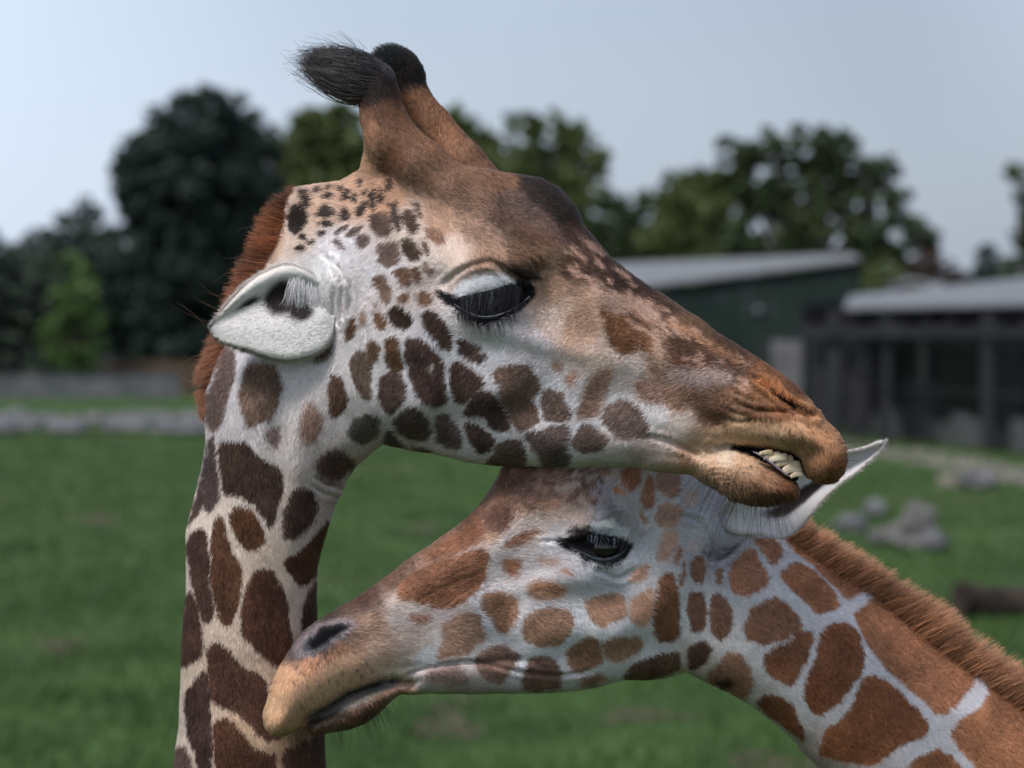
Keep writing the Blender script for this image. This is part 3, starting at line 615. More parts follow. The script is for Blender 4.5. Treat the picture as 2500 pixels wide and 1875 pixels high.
def lobe(A, B, wc, poly, wcf, Wp, Rp, kW=1.0):
    wv = wcf(poly[:, 0], poly[:, 1])
    pa, pb = body(poly[:, 0], poly[:, 1], wv)
    d, ins = seg_dist(A, B, np.c_[pa, pb])
    d = np.where(ins, d, -d)
    u, v = side(A, B, wc - 60)
    W = shepard(u, v, Wp, 2.0, 50)[..., 0] * kW
    R = shepard(u, v, Rp, 2.0, 50)[..., 0]
    t = np.clip(d / R, -3, 1)
    h2 = W * W * np.where(t < 0, 2 * t, 1 - (1 - t) ** 2)
    return h2, W

def cone_field(X, Y, Z, chain, k=14):
    """Union of tapered capsules. chain: list of (a, b, w, r)."""
    F = None
    for p, q in zip(chain[:-1], chain[1:]):
        p, q = np.asarray(p, float), np.asarray(q, float)
        e = q[:3] - p[:3]; L = (e * e).sum()
        t = np.clip(((X - p[0]) * e[0] + (Y - p[1]) * e[1] + (Z - p[2]) * e[2]) / L, 0, 1)
        d = np.sqrt((X - p[0] - t * e[0]) ** 2 + (Y - p[1] - t * e[1]) ** 2 + (Z - p[2] - t * e[2]) ** 2)
        f = p[3] + t * (q[3] - p[3]) - d
        F = f if F is None else smax(F, f, k)
    return F

def build_field(lobes, wcf, Wp, Rp, bumps, bounds, step, cones=(), creases=(), hollow=None):
    (a0, a1), (b0, b1), (w0, w1) = bounds
    ga = np.arange(a0, a1, step); gb = np.arange(b0, b1, step); gw = np.arange(w0, w1, step)
    A, B = np.meshgrid(ga, gb, indexing='ij')
    u, v = A + 1250, B + HORIZON
    for _ in range(3):
        wc = wcf(u, v); u, v = side(A, B, wc)
    wc = wcf(u, v)
    un, vn = side(A, B, wc - 130)
    bf = bump_field(un, vn, bumps)
    F = None
    for poly, kW, kk in lobes:
        h2, W = lobe(A, B, wc, poly, wcf, Wp, Rp, kW)
        rim = np.clip(h2 / (W * W) * 1.5, 0, 1)
        f = np.empty(A.shape + (len(gw),), np.float32)
        for k, wz in enumerate(gw):
            de = np.abs(wz - wc) - bf * rim
            f[..., k] = (h2 - de * np.abs(de)) / (2 * W)
        F = f if F is None else smax(F, f, np.float32(kk))
        del f
    for chain, kk in cones:
        c = np.asarray(chain)
        lo = c[:, :3].min(0) - 130; hi = c[:, :3].max(0) + 130
        ia = slice(*np.clip(np.searchsorted(ga, [lo[0], hi[0]]), 0, len(ga)))
        ib = slice(*np.clip(np.searchsorted(gb, [lo[1], hi[1]]), 0, len(gb)))
        iw = slice(*np.clip(np.searchsorted(gw, [lo[2], hi[2]]), 0, len(gw)))
        X, Y, Z = np.meshgrid(ga[ia], gb[ib], gw[iw], indexing='ij')
        F[ia, ib, iw] = smax(F[ia, ib, iw], cone_field(X, Y, Z, chain).astype(np.float32), kk)
    V, Q = surface_nets(F, (a0, b0, w0), step)
    V = relax(V, Q, 8)
    X = to_world(V)
    vol = np.einsum('ij,ij->i', X[Q[:, 0]], np.cross(X[Q[:, 1]], X[Q[:, 2]])).sum() + \
          np.einsum('ij,ij->i', X[Q[:, 0]], np.cross(X[Q[:, 2]], X[Q[:, 3]])).sum()
    if vol < 0:
        Q = Q[:, ::-1].copy()
    # creases pressed into the near and far sides alike
    wcv = None
    uu, vv = side(V[:, 0], V[:, 1], V[:, 2])
    wcv = wcf(uu, vv)
    wn_ = np.where(V[:, 2] > wcv, 2 * wcv - V[:, 2], V[:, 2])
    uu, vv = side(V[:, 0], V[:, 1], wn_)
    N = vnormals(X, Q)
    disp = np.zeros(len(V))
    for (hw, amp, pts) in creases:
        lo, hi = pts.min(0) - 40, pts.max(0) + 40
        m = (uu > lo[0]) & (uu < hi[0]) & (vv > lo[1]) & (vv < hi[1])
        if not m.any(): continue
        q = catmull(pts, max(8, len(pts) * 4))
        d, _ = seg_dist(uu[m], vv[m], q, closed=False)
        e = np.minimum(np.linalg.norm(np.c_[uu[m], vv[m]] - q[0], axis=1), np.linalg.norm(np.c_[uu[m], vv[m]] - q[-1], axis=1))
        disp[m] -= (amp * np.exp(-(d / hw) ** 2) - 0.4 * amp * np.exp(-((d - 2.2 * hw) / hw) ** 2)) * sstep(0, 25, e + 6)
    if hollow is not None:
        disp -= hollow(uu, vv)
    fine = noise3(V[:, 0] / 34, V[:, 1] / 34, V[:, 2] / 34) * 1.2
    X = X + N * ((disp + fine) * S)[:, None]
    return X, Q, V

def coat_colour(u, v, base, patches, dots, seed=0, hair=None):
    lift, gk, gmax = (1.10, 0.11, 7.0) if seed == 3 else (1.22, 0.09, 4.5)
    n1 = noise3(u / 16, v / 16, seed + 0.5); n2 = noise3(u / 16, v / 16, seed + 9.5)
    n3 = noise3(u / 6, v / 6, seed + 3.5); n4 = noise3(u / 6, v / 6, seed + 5.5)
    jx, jy = n1 * 4 + n3 * 3.6, n2 * 4 + n4 * 3.6
    n5 = noise3(u / 60, v / 60, seed + 2.2); n6 = noise3(u / 60, v / 60, seed + 8.2)
    warm = np.array([1.04, 0.97, 0.965])
    col = warm * shepard(u + 14 * n5 + 2 * jx, v + 14 * n6 + 2 * jy, np.c_[np.array(base)[:, :2], lin(np.array(base)[:, 2:])], 2.0, 14)
    brown = sstep(0.32, 0.12, col[:, 1])               # pigmented hair is more grizzled than white hair
    mott = 1 + (0.06 + .10 * brown) * noise3(u / 45, v / 45, seed + 20.) + (0.04 + .14 * brown) * noise3(u / 11, v / 11, seed + 30.) + .10 * brown * noise3(u / 5, v / 5, seed + 31.)
    col = col * mott[:, None] * (1.16 - .38 * brown)[:, None]
    bl = col @ np.array([.3, .59, .11])
    col = col + (bl[:, None] - col) * ((.16 if seed == 3 else .24) * brown)[:, None]
    bs = (col.max(1) - col.min(1)) / (col.max(1) + 1e-6)
    col = col + (bl[:, None] - col) * (.30 * sstep(.55, .78, bs) * (1 - brown))[:, None]      # sandy hair is duller than its brightest tips
    x, y = u + jx, v + jy
    for view, soft, c, pts in patches:
        p = np.asarray(pts, float).reshape(-1, 2)
        p = vp(view, pts) if view else p
        lo, hi = p.min(0) - 3 * soft - 8, p.max(0) + 3 * soft + 8
        m = (x > lo[0]) & (x < hi[0]) & (y > lo[1]) & (y < hi[1])
        if not m.any(): continue
        # round off the traced corners
        q = np.empty((len(p) * 2, 2)); nx = np.roll(p, -1, 0)
        q[0::2] = p * .84 + nx * .16; q[1::2] = p * .16 + nx * .84
        d, ins = seg_dist(x[m], y[m], q)
        x1, y1 = np.roll(p[:, 0], -1), np.roll(p[:, 1], -1)
        grow = min(gmax, gk * math.sqrt(abs((p[:, 0] * y1 - x1 * p[:, 1]).sum()) / 2))
        sd_ = np.where(ins, d, -d) + grow
        if hair is not None: sd_ = sd_ + hair[m] * (soft * 0.5 + 1.0)
        a = sstep(-soft * 0.9, soft * 0.9, sd_)
        cl = lin(c) * (np.array([.99, .98, 1.16]) if max(c) > 70 and c[2] < .86 * c[0] else 1.0)
        dens = 1 + 0.24 * noise3(u[m] / 38, v[m] / 38, seed + 40.) + 0.12 * noise3(u[m] / 9, v[m] / 9, seed + 50.)
        edge = 1 - 0.10 * sstep(0, 30, sd_)            # hair is a little paler towards a patch's rim
        cc = cl[None] * (dens * edge * (lift if max(c) > 70 else 0.9))[:, None]
        col[m] = col[m] * (1 - a[:, None]) + cc * a[:, None]
    for p in dots:
        m = (u - p[0]) ** 2 + (v - p[1]) ** 2 < 60
        if m.any():
            a = np.exp(-((u[m] - p[0]) ** 2 + (v[m] - p[1]) ** 2) / 14.0)[:, None] * 0.85
            col[m] = col[m] * (1 - a) + 0.02 * a
    lum = col @ np.array([.3, .59, .11])
    sat = (col.max(1) - col.min(1)) / (col.max(1) + 1e-6)
    col = col + (lum[:, None] - col) * (0.04 + .18 * sstep(.8, .97, sat))[:, None]
    return np.clip(col, 0.004, 0.85)

def near_pixels(V, wcf):  # far side mirrored to the near one, then projected to image pixels
    u, v = side(V[:, 0], V[:, 1], V[:, 2])
    wc = wcf(u, v)
    w = np.where(V[:, 2] > wc, 2 * wc - V[:, 2], V[:, 2])
    return side(V[:, 0], V[:, 1], w)

def from_world(X):
    return np.stack([X[:, 0] / S, (CAM_H - X[:, 2]) / S, X[:, 1] / S], 1)

def grow_fur(X, Q, N, n, wcf, base, patches, dots, flow, length, seed, bald=(), keep=None, coat=3):
    r = np.random.default_rng(seed)
    P0, P1, P2, P3 = X[Q[:, 0]], X[Q[:, 1]], X[Q[:, 2]], X[Q[:, 3]]
    area = np.linalg.norm(np.cross(P2 - P0, P3 - P1), axis=1)
    fnrm = N[Q].mean(1)
    wgt = area * np.where(fnrm[:, 1] < 0.25, 1.0, 0.25)
    cen = from_world(X[Q].mean(1))
    uu, vv = side(cen[:, 0], cen[:, 1], cen[:, 2])
    wgt *= np.where((vv > 1990) | (uu > 2650), 0.05, 1.0)
    cdf = np.cumsum(wgt); cdf /= cdf[-1]
    f = np.searchsorted(cdf, r.random(n))
    s, t = r.random((n, 1)), r.random((n, 1))
    root = (P0[f] * (1 - s) + P1[f] * s) * (1 - t) + (P3[f] * (1 - s) + P2[f] * s) * t
    q4 = Q[f]
    nr = (N[q4[:, 0]] * (1 - s) + N[q4[:, 1]] * s) * (1 - t) + (N[q4[:, 3]] * (1 - s) + N[q4[:, 2]] * s) * t
    nr /= np.linalg.norm(nr, axis=1, keepdims=True) + 1e-9
    B = from_world(root)
    u, v = near_pixels(B, wcf)
    ok = np.ones(n, bool)
    for poly in bald:
        _, ins = seg_dist(u, v, np.asarray(poly, float)); ok &= ~ins
    if keep is not None: ok &= keep(u, v)
    root, nr, u, v = root[ok], nr[ok], u[ok], v[ok]
    n = len(u)
    fl = shepard(u, v, flow, 2.0, 60)
    fl = fl / (np.linalg.norm(fl, axis=1, keepdims=True) + 1e-9)
    ang = 0.30 * r.standard_normal(n) + 0.5 * noise3(u / 50, v / 50, seed + .3)
    c, s_ = np.cos(ang), np.sin(ang)
    fl = np.stack([fl[:, 0] * c - fl[:, 1] * s_, fl[:, 0] * s_ + fl[:, 1] * c], 1)
    d = np.stack([fl[:, 0], np.zeros(n), -fl[:, 1]], 1)
    d -= nr * (d * nr).sum(1, keepdims=True)
    d /= np.linalg.norm(d, axis=1, keepdims=True) + 1e-9
    L = length(u, v) * r.uniform(0.7, 1.25, n) * S
    lift = r.uniform(0.18, 0.42, n)
    pts = []
    for tt in (0.0, 0.5, 1.0):
        pts.append(root + d * (L * tt)[:, None] + nr * (L * (lift * tt * (1.25 - 0.55 * tt)))[:, None] - nr * (0.0004 if tt == 0 else 0))
    P = np.stack(pts, 1)
    col = coat_colour(u, v, base, patches, dots, seed=coat, hair=r.standard_normal(n) * 0.8)
    col = col * (1 + (0.40 - .24 * sstep(.1, .5, col[:, 1])) * r.standard_normal(n)).clip(0.35, 2.2)[:, None]
    al = u * fl[:, 0] + v * fl[:, 1]; pe = -u * fl[:, 1] + v * fl[:, 0]
    amp = 0.30 - .20 * sstep(.1, .5, col[:, 1])
    col = col * (1 + amp * noise3(pe / 3.2, al / 15, 6.) + .6 * amp * noise3(pe / 7, al / 30, 12.)).clip(.3, 2)[:, None]
    col = np.minimum(col, .88)
    return P, col, nr, L

def strands(roots, dirs, length, bend, r, k=6, wav=0.05):
    """Bent strands: roots, dirs, bend in metres; returns (n,k,3)."""
    n = len(roots)
    t = np.linspace(0, 1, k)[None, :, None]
    L = np.asarray(length).reshape(-1, 1, 1)
    P = roots[:, None] + dirs[:, None] * (t * L) + bend[:, None] * (t ** 2 * L)
    ph = r.uniform(0, 6.28, (n, 1, 1)); ax = r.standard_normal((n, 1, 3))
    return P + ax * wav * L * np.sin(ph + t * 4) * t

coatA = coat_mat("giraffe_hide")
furM = fur_mat("giraffe_fur", rough=0.6, spec=0.12)
hairM = fur_mat("coarse_hair", rough=0.38, spec=0.5, use_normal=False)
lashM = fur_mat("lash_hair", rough=0.5, spec=0.12, use_normal=False)
earM = coat_mat("ear_skin", bump=0.15)
eyeM, _n, _l, _b = new_mat("wet_eye")
_b.inputs['Base Color'].default_value = (0.006, 0.005, 0.006, 1); _b.inputs['Roughness'].default_value = 0.06
_b.inputs['Specular IOR Level'].default_value = 0.5
_t = _n.new("ShaderNodeTexNoise"); _t.inputs['Scale'].default_value = 60
_r = _n.new("ShaderNodeValToRGB"); _r.color_ramp.elements[0].color = (0.003, 0.003, 0.004, 1); _r.color_ramp.elements[1].color = (0.012, 0.008, 0.007, 1)
_l.new(_t.outputs['Fac'], _r.inputs[0]); _l.new(_r.outputs[0], _b.inputs['Base Color'])
toothM = noise_mat("tooth_enamel", tuple(lin((170, 148, 118))), tuple(lin((214, 202, 180))), scale=120, rough=0.3, spec=0.5)
gumM = noise_mat("gum", tuple(lin((95, 85, 105))), tuple(lin((150, 135, 150))), scale=200, rough=0.35, spec=0.5)

def slit_hollow(poly, depth):
    p = np.asarray(poly, float)
    def f(u, v):
        r = np.zeros(u.shape)
        m = (u > p[:, 0].min() - 30) & (u < p[:, 0].max() + 30) & (v > p[:, 1].min() - 30) & (v < p[:, 1].max() + 30)
        d, ins = seg_dist(u[m], v[m], p)
        r[m] = depth * sstep(-3, 12, np.where(ins, d, -d))
        return r
    return f

def near_point(V, X, wcf, u0, v0):
    """Point and normal index of the near surface at an image pixel."""
    u, v = side(V[:, 0], V[:, 1], V[:, 2])
    m = np.where(V[:, 2] < wcf(u, v))[0]
    return m[np.argmin((u[m] - u0) ** 2 + (v[m] - v0) ** 2)]

def ear_mesh(top, bot, n, m, cup, thick, roll=0.0, cup_at=0.35):
    """Cupped leaf between two edges given as (u, v, w); returns X, Q, chart (s, t)."""
    T, Bt = catmull(top, n), catmull(bot, n)
    s = np.linspace(0, 1, n)[:, None]; t = np.linspace(0, 1, m)[None]
    P = T[:, None] * (1 - t[..., None]) + Bt[:, None] * t[..., None]
    along = np.exp(-((s - cup_at) / 0.24) ** 2)
    if roll:                                   # thick rolled upper edge over a deep pocket, flat lobe below
        sg = np.sign(cup)
        fade = sstep(1.0, 0.75, s)
        P[..., 2] += (cup * along + sg * 9 * fade) * np.exp(-((t - .33) / .20) ** 2)
        P[..., 2] -= sg * roll * np.exp(-((t - .09) / .085) ** 2) * fade * sstep(0, .12, s)
        P[..., 2] += sg * 16 * sstep(.045, 0, t) * fade
        P[..., 2] += sg * (7 * sstep(.93, 1.0, t) - 6 * sstep(.42, 1.0, t) * fade)
    else:
        P[..., 2] += cup * np.clip(4 * t * (1 - t), 0, 1) ** .8 * np.exp(-((s - cup_at) / 0.42) ** 2)
    G = bpt(P[..., 0], P[..., 1], P[..., 2])
    X1 = to_world(G).reshape(-1, 3)
    idx = np.arange(n * m).reshape(n, m)
    Q = np.stack([idx[:-1, :-1], idx[1:, :-1], idx[1:, 1:], idx[:-1, 1:]], -1).reshape(-1, 4)
    N = vnormals(X1, Q)
    if N[:, 1].mean() > 0: Q = Q[:, ::-1].copy(); N = -N
    tt = np.broadcast_to(t, (n, m)).ravel(); ss = np.broadcast_to(s, (n, m)).ravel()
    edge = np.minimum(np.minimum(tt, 1 - tt) * 5, (1 - ss) * 8).clip(0, 1) ** .5
    th = thick * (0.25 + 0.75 * edge)
    X2 = X1 - N * (th * S)[:, None]
    k = n * m
    rim = [np.r_[idx[:, 0]], np.r_[idx[-1, :]], np.r_[idx[::-1, -1]], np.r_[idx[0, ::-1]]]
    loop = np.concatenate([x[:-1] for x in rim])
    nl = np.roll(loop, -1)
    X = np.concatenate([X1, X2])
    sidef = np.stack([loop, nl, nl + k, loop + k], 1)
    Qa = np.concatenate([Q, Q[:, ::-1] + k, sidef])
    # rim faces outwards
    c = X.mean(0); fc = X[sidef].mean(1); fn = np.cross(X[sidef[:, 2]] - X[sidef[:, 0]], X[sidef[:, 3]] - X[sidef[:, 1]])
    if ((fc - c) * fn).sum() < 0: Qa[-len(sidef):] = Qa[-len(sidef):][:, ::-1]
    return X, Qa, np.r_[ss, ss], np.r_[tt, tt], k, N

def eyeball(name, u, v, w, r, parent):
    bm = bmesh.new()
    bmesh.ops.create_uvsphere(bm, u_segments=40, v_segments=24, radius=r * S)
    me = bpy.data.meshes.new(name); bm.to_mesh(me); bm.free()
    me.polygons.foreach_set("use_smooth", [True] * len(me.polygons))
    me.transform(Matrix.Translation(Vector(to_world(bpt(u, v, w)))))
    me.materials.append(eyeM)
    return link(bpy.data.objects.new(name, me), parent)
# ------------------------------------------------------------------ the paddock: ground, path, wall, trees, sheds, fence, stones
def at(u, v, d):
    """Point of the place seen at (u, v) when it stands d metres from the lens."""
    return np.array([(u - 1250) / FPX * d, d - DIST, CAM_H - (v - HORIZON) / FPX * d])
def gdist(v): return CAM_H * FPX / (v - HORIZON)

def make_grass_mat():
    m, n, l, b = new_mat("paddock_grass")
    tc = n.new("ShaderNodeTexCoord")
    def nz(scale, det, rough=.55):
        t = n.new("ShaderNodeTexNoise"); t.inputs['Scale'].default_value = scale; t.inputs['Detail'].default_value = det; t.inputs['Roughness'].default_value = rough
        l.new(tc.outputs['Object'], t.inputs['Vector']); return t
    t1, t2, t3 = nz(0.5, 6), nz(9, 5), nz(0.13, 4)
    r1 = n.new("ShaderNodeValToRGB")
    r1.color_ramp.elements[0].position = .38; r1.color_ramp.elements[0].color = (.021, .046, .010, 1)
    r1.color_ramp.elements[1].position = .64; r1.color_ramp.elements[1].color = (.044, .082, .020, 1)
    l.new(t1.outputs['Fac'], r1.inputs[0])
    r2 = n.new("ShaderNodeMapRange"); r2.inputs['To Min'].default_value = .65; r2.inputs['To Max'].default_value = 1.35
    l.new(t2.outputs['Fac'], r2.inputs['Value'])
    mx = n.new("ShaderNodeVectorMath"); mx.operation = 'SCALE'; l.new(r1.outputs[0], mx.inputs[0]); l.new(r2.outputs[0], mx.inputs['Scale'])
    r3 = n.new("ShaderNodeMapRange"); r3.inputs['From Min'].default_value = .52; r3.inputs['From Max'].default_value = .68; r3.inputs['To Max'].default_value = .7
    l.new(t3.outputs['Fac'], r3.inputs['Value'])
    mix = n.new("ShaderNodeMix"); mix.data_type = 'RGBA'
    l.new(r3.outputs[0], mix.inputs['Factor']); l.new(mx.outputs[0], mix.inputs['A']); mix.inputs['B'].default_value = (.058, .070, .028, 1)
    l.new(mix.outputs['Result'], b.inputs['Base Color'])
    b.inputs['Roughness'].default_value = .9; b.inputs['Specular IOR Level'].default_value = .15
    bp = n.new("ShaderNodeBump"); bp.inputs['Strength'].default_value = .6; bp.inputs['Distance'].default_value = .04
    l.new(t2.outputs['Fac'], bp.inputs['Height']); l.new(bp.outputs[0], b.inputs['Normal'])
    return m
grassM = make_grass_mat()
ground = mesh_obj("ground", [(-2500, -60, 0), (2500, -60, 0), (2500, 4500, 0), (-2500, 4500, 0)], [(0, 1, 2, 3)], grassM); ground["kind"] = "structure"
tag(ground, "green grass paddock stretching to the trees", None)

def box(name, x0, x1, y0, y1, z0, z1, mat, parent=None):
    V = [(x, y, z) for x in (x0, x1) for y in (y0, y1) for z in (z0, z1)]
    F = [(0, 1, 3, 2), (4, 6, 7, 5), (0, 4, 5, 1), (2, 3, 7, 6), (0, 2, 6, 4), (1, 5, 7, 3)]
    return mesh_obj(name, V, F, mat, parent)
def prism(name, quad, depth, mat, parent=None):
    """Slab from a quad of points, thickened by the vector depth."""
    q = [np.asarray(p, float) for p in quad]; dv = np.asarray(depth, float); n = len(q)
    V = q + [p + dv for p in q]
    F = [tuple(range(n)), tuple(range(2 * n - 1, n - 1, -1))] + [(i, i + n, (i + 1) % n + n, (i + 1) % n) for i in range(n)]
    o = mesh_obj(name, V, F, mat, parent)
    bm = bmesh.new(); bm.from_mesh(o.data); bmesh.ops.recalc_face_normals(bm, faces=bm.faces); bm.to_mesh(o.data); bm.free()
    return o
def bar(p, q, w):
    """Vertices and faces of a square bar."""
    p, q = np.asarray(p, float), np.asarray(q, float)
    e = (q - p) / np.linalg.norm(q - p)
    s = np.cross(e, (0, 0, 1) if abs(e[2]) < .9 else (1, 0, 0)); s /= np.linalg.norm(s); t = np.cross(e, s)
    V = [c + a * s * w / 2 + b * t * w / 2 for c in (p, q) for a, b in ((-1, -1), (1, -1), (1, 1), (-1, 1))]
    return V, [(0, 3, 2, 1), (4, 5, 6, 7), (0, 1, 5, 4), (1, 2, 6, 5), (2, 3, 7, 6), (3, 0, 4, 7)]
def bars(name, segs, w, mat, parent=None):
    V, F = [], []
    for p, q in segs:
        v, f = bar(p, q, w); F += [tuple(i + len(V) for i in g) for g in f]; V += v
    return mesh_obj(name, V, F, mat, parent)

sandM = noise_mat("trodden_path", (.14, .125, .11), (.22, .20, .18), scale=1.5, rough=.95, bump=.4, spec=.1)
soilM = noise_mat("bare_soil", (.050, .046, .030), (.088, .074, .052), scale=3, rough=.95, bump=.4, spec=.1)
p_top = [(1700, 1040), (1900, 1056), (2080, 1076), (2300, 1103), (2500, 1135), (2900, 1210)]
p_bot = [(1700, 1058), (1900, 1080), (2080, 1106), (2300, 1142), (2500, 1186), (2900, 1300)]
V = []
for (u, v) in p_top + p_bot:
    q = at(u, v, gdist(v)); V.append((q[0], q[1], .004))
n = len(p_top)
path = mesh_obj("path", V, [(n + i, n + i + 1, i + 1, i) for i in range(n - 1)], sandM); path["kind"] = "structure"
for k, (u, v, ru, rv) in enumerate([(1090, 1768, 75, 34), (1575, 1748, 110, 16), (1900, 1868, 130, 26), (150, 1572, 55, 16), (235, 1265, 60, 10), (1030, 1290, 40, 8), (1120, 1716, 60, 8)]):
    rr = np.random.default_rng(90 + k); V = []
    for i in range(40):
        a = 2 * math.pi * i / 40; s_ = 1 + .35 * math.sin(3 * a + k) + rr.normal(0, .08)
        q = at(u + ru * math.cos(a) * s_, v + rv * math.sin(a) * s_, 1)
        vv = v + rv * math.sin(a) * s_
        q = at(u + ru * math.cos(a) * s_, vv, gdist(vv)); V.append((q[0], q[1], .004))
    o = mesh_obj("dirt_patch", V, [tuple(range(40))[::-1]], soilM); o["kind"] = "structure"

# grass blades over the nearer ground: one uncountable mass
rr = np.random.default_rng(3); n = 60000
d = 14 + 62 * rr.random(n) ** 1.5; X0 = rr.uniform(-.26, .26, n) * d; Y0 = d - DIST
h = rr.uniform(.03, .09, n) * (1 + .6 * (noise3(X0 / 1.3, Y0 / 1.3, 2.) > .2)); a = rr.uniform(0, 6.28, n); lw = .008 + .0004 * d
lean = rr.normal(0, .4, (n, 2)) * h[:, None]
V = np.empty((n, 3, 3)); V[:, 0] = np.c_[X0 - np.cos(a) * lw, Y0 - np.sin(a) * lw, 0 * h]; V[:, 1] = np.c_[X0 + np.cos(a) * lw, Y0 + np.sin(a) * lw, 0 * h]
V[:, 2] = np.c_[X0 + lean[:, 0], Y0 + lean[:, 1], h]
bladeM = noise_mat("grass_blades", (.024, .055, .012), (.050, .090, .024), scale=.8, rough=.8, spec=.15)
g = array_mesh("grass", V.reshape(-1, 3), np.arange(3 * n).reshape(-1, 3), bladeM); g["kind"] = "stuff"; g["label"] = "short green paddock grass"

# --- trees
barkM = noise_mat("bark", (.03, .024, .018), (.075, .06, .045), scale=6, rough=.95, bump=.6, spec=.1)
def leaf_mat(name, c1, c2):
    m = noise_mat(name, c1, c2, scale=.45, rough=.6, spec=.25)
    b = m.node_tree.nodes["Principled BSDF"]
    b.inputs['Transmission Weight'].default_value = 0.0
    return m
L_DARK = leaf_mat("evergreen_leaf", (.010, .022, .018), (.022, .038, .028))
L_GREY = leaf_mat("greyish_leaf", (.030, .046, .036), (.056, .074, .056))
L_LIGHT = leaf_mat("yellow_green_leaf", (.045, .090, .020), (.075, .130, .034))
L_OLIVE = leaf_mat("olive_leaf", (.042, .062, .017), (.088, .112, .038))
L_MID = leaf_mat("oak_leaf", (.020, .036, .014), (.046, .066, .024))
L_RED = leaf_mat("copper_leaf", (.035, .020, .016), (.06, .032, .025))
L_BLUE = leaf_mat("spruce_leaf", (.020, .036, .034), (.036, .056, .050))

def tree(name, label, blobs, d, mat, seed, trunk_u=None, leaf=.17, dens=1.0, clump=.42, gap=.35, spread=1.2, group="trees round the paddock", cat="tree", trunk_r=.28):
    rr = np.random.default_rng(seed)
    px = d / FPX
    us = [b[0] for b in blobs]; vs_ = [b[1] for b in blobs]
    tu = trunk_u if trunk_u is not None else np.average(us, weights=[b[2] ** 2 for b in blobs])
    base = at(tu, HORIZON, d); base[2] = 0
    root = empty(name, tuple(base))
    tag(root, label, cat, group)
    zc = CAM_H - (np.mean(vs_) - HORIZON) * px
    ydepth = {}
    L, limbs = [], []
    extra = [(u + rr.uniform(-.8, .8) * rp, v + rr.uniform(-.5, .7) * rp, rp * rr.uniform(.45, .8)) for (u, v, rp) in blobs for _ in range(2)]
    for (u, v, rp) in list(blobs) + extra:
        R = rp * px
        yo = rr.uniform(-.5, .5) * spread * R
        c = at(u, v, d); c[1] += yo
        limbs.append((c, R))
        nc = max(5, int(20 * (R / 1.2) ** 1.5))
        # leaf clumps on and in the blob, leaving gaps between them
        pts = rr.standard_normal((nc, 3)); pts /= np.linalg.norm(pts, axis=1, keepdims=True)
        pts *= (rr.random((nc, 1)) ** .33) * R * .92
        pts = pts[rr.random(nc) > gap * .6]
        for p in pts:
            cr = clump * min(R, 1.7) * rr.uniform(.45, 1.0)
            k = int(26 * dens * (cr / .5) ** 2) + 6
            q = rr.standard_normal((k, 3)); q /= np.linalg.norm(q, axis=1, keepdims=True)
            q *= (rr.random((k, 1)) ** .4) * cr * np.array([1, 1, .75])
            L.append(c + p + q)
    P = np.concatenate(L); n = len(P)
    P = P[P[:, 2] > .3]; n = len(P)
    e1 = rr.standard_normal((n, 3)); e1 /= np.linalg.norm(e1, axis=1, keepdims=True)
    e2 = np.cross(e1, rr.standard_normal((n, 3))); e2 /= np.linalg.norm(e2, axis=1, keepdims=True)
    sz = leaf * rr.uniform(.6, 1.4, (n, 1))
    V = np.stack([P - e1 * sz, P - e2 * sz * .5, P + e1 * sz, P + e2 * sz * .5], 1).reshape(-1, 3)
    array_mesh("crown", V, np.arange(4 * n).reshape(-1, 4), mat, root)
    # trunk and limbs: tapered tubes
    TV, TF = [], []
    def tube(pts, rads):
        k0 = len(TV); m = 8
        for (p, r_) in zip(pts, rads):
            for j in range(m):
                a_ = 2 * math.pi * j / m
                TV.append((p[0] + r_ * math.cos(a_), p[1] + r_ * math.sin(a_), p[2]))
        for i in range(len(pts) - 1):
            for j in range(m):
                TF.append((k0 + i * m + j, k0 + i * m + (j + 1) % m, k0 + (i + 1) * m + (j + 1) % m, k0 + (i + 1) * m + j))
    fork = base + np.array([0, 0, max(.6, zc * .55)])
    tube([base + np.array([0, 0, -.1]), base + (fork - base) * .15, base + (fork - base) * .6, fork, fork + np.array([.2, 0, zc * .3])], [trunk_r * 1.5, trunk_r, trunk_r * .85, trunk_r * .7, trunk_r * .2])
    for (c, R) in limbs:
        mid = fork * .5 + c * .5 + np.array([0, 0, -.15 * np.linalg.norm(c - fork)])
        tube([fork * .8 + base * .2, mid, c], [trunk_r * .45, trunk_r * .3, trunk_r * .08])
    mesh_obj("trunk", TV, TF, barkM, root, smooth=True)
    return root

tree("evergreen_tree", "broad rounded almost black evergreen tree rising behind the low grey wall", [(490,310,110),(425,385,105),(580,390,115),(380,490,90),(490,470,180),(625,520,105),(335,640,120),(480,640,190),(635,680,120),(400,800,130),(560,800,150),(300,780,100),(480,890,120),(620,870,110),(350,890,90)], 125, L_DARK, 1, leaf=.22, dens=1.3, gap=.05, clump=.5)
tree("hedge_tree", "grey-green tree with thin bare-looking top beside the black evergreen", [(225,510,40),(190,560,55),(240,600,60),(150,620,60),(220,660,80),(180,720,90),(265,720,80)], 150, L_GREY, 2, leaf=.2, dens=.8, gap=.3)
tree("hedge_tree", "dull dark hedge tree at the low end of the tree line", [(110,590,40),(60,640,60),(120,660,80),(20,700,100),(-60,680,100),(80,760,110),(-20,820,110),(130,830,100),(60,880,80),(210,850,90),(-120,780,110)], 146, L_GREY, 3, leaf=.2, dens=1.1, gap=.1)
tree("light_green_shrub", "light yellow-green shrub glowing in front of the dark evergreen", [(180,655,45),(150,715,42),(215,720,52),(135,795,48),(205,800,58),(150,862,48),(215,868,45),(180,760,50)], 113, L_LIGHT, 4, leaf=.16, dens=1.0, gap=.2, cat="shrub", trunk_r=.1)
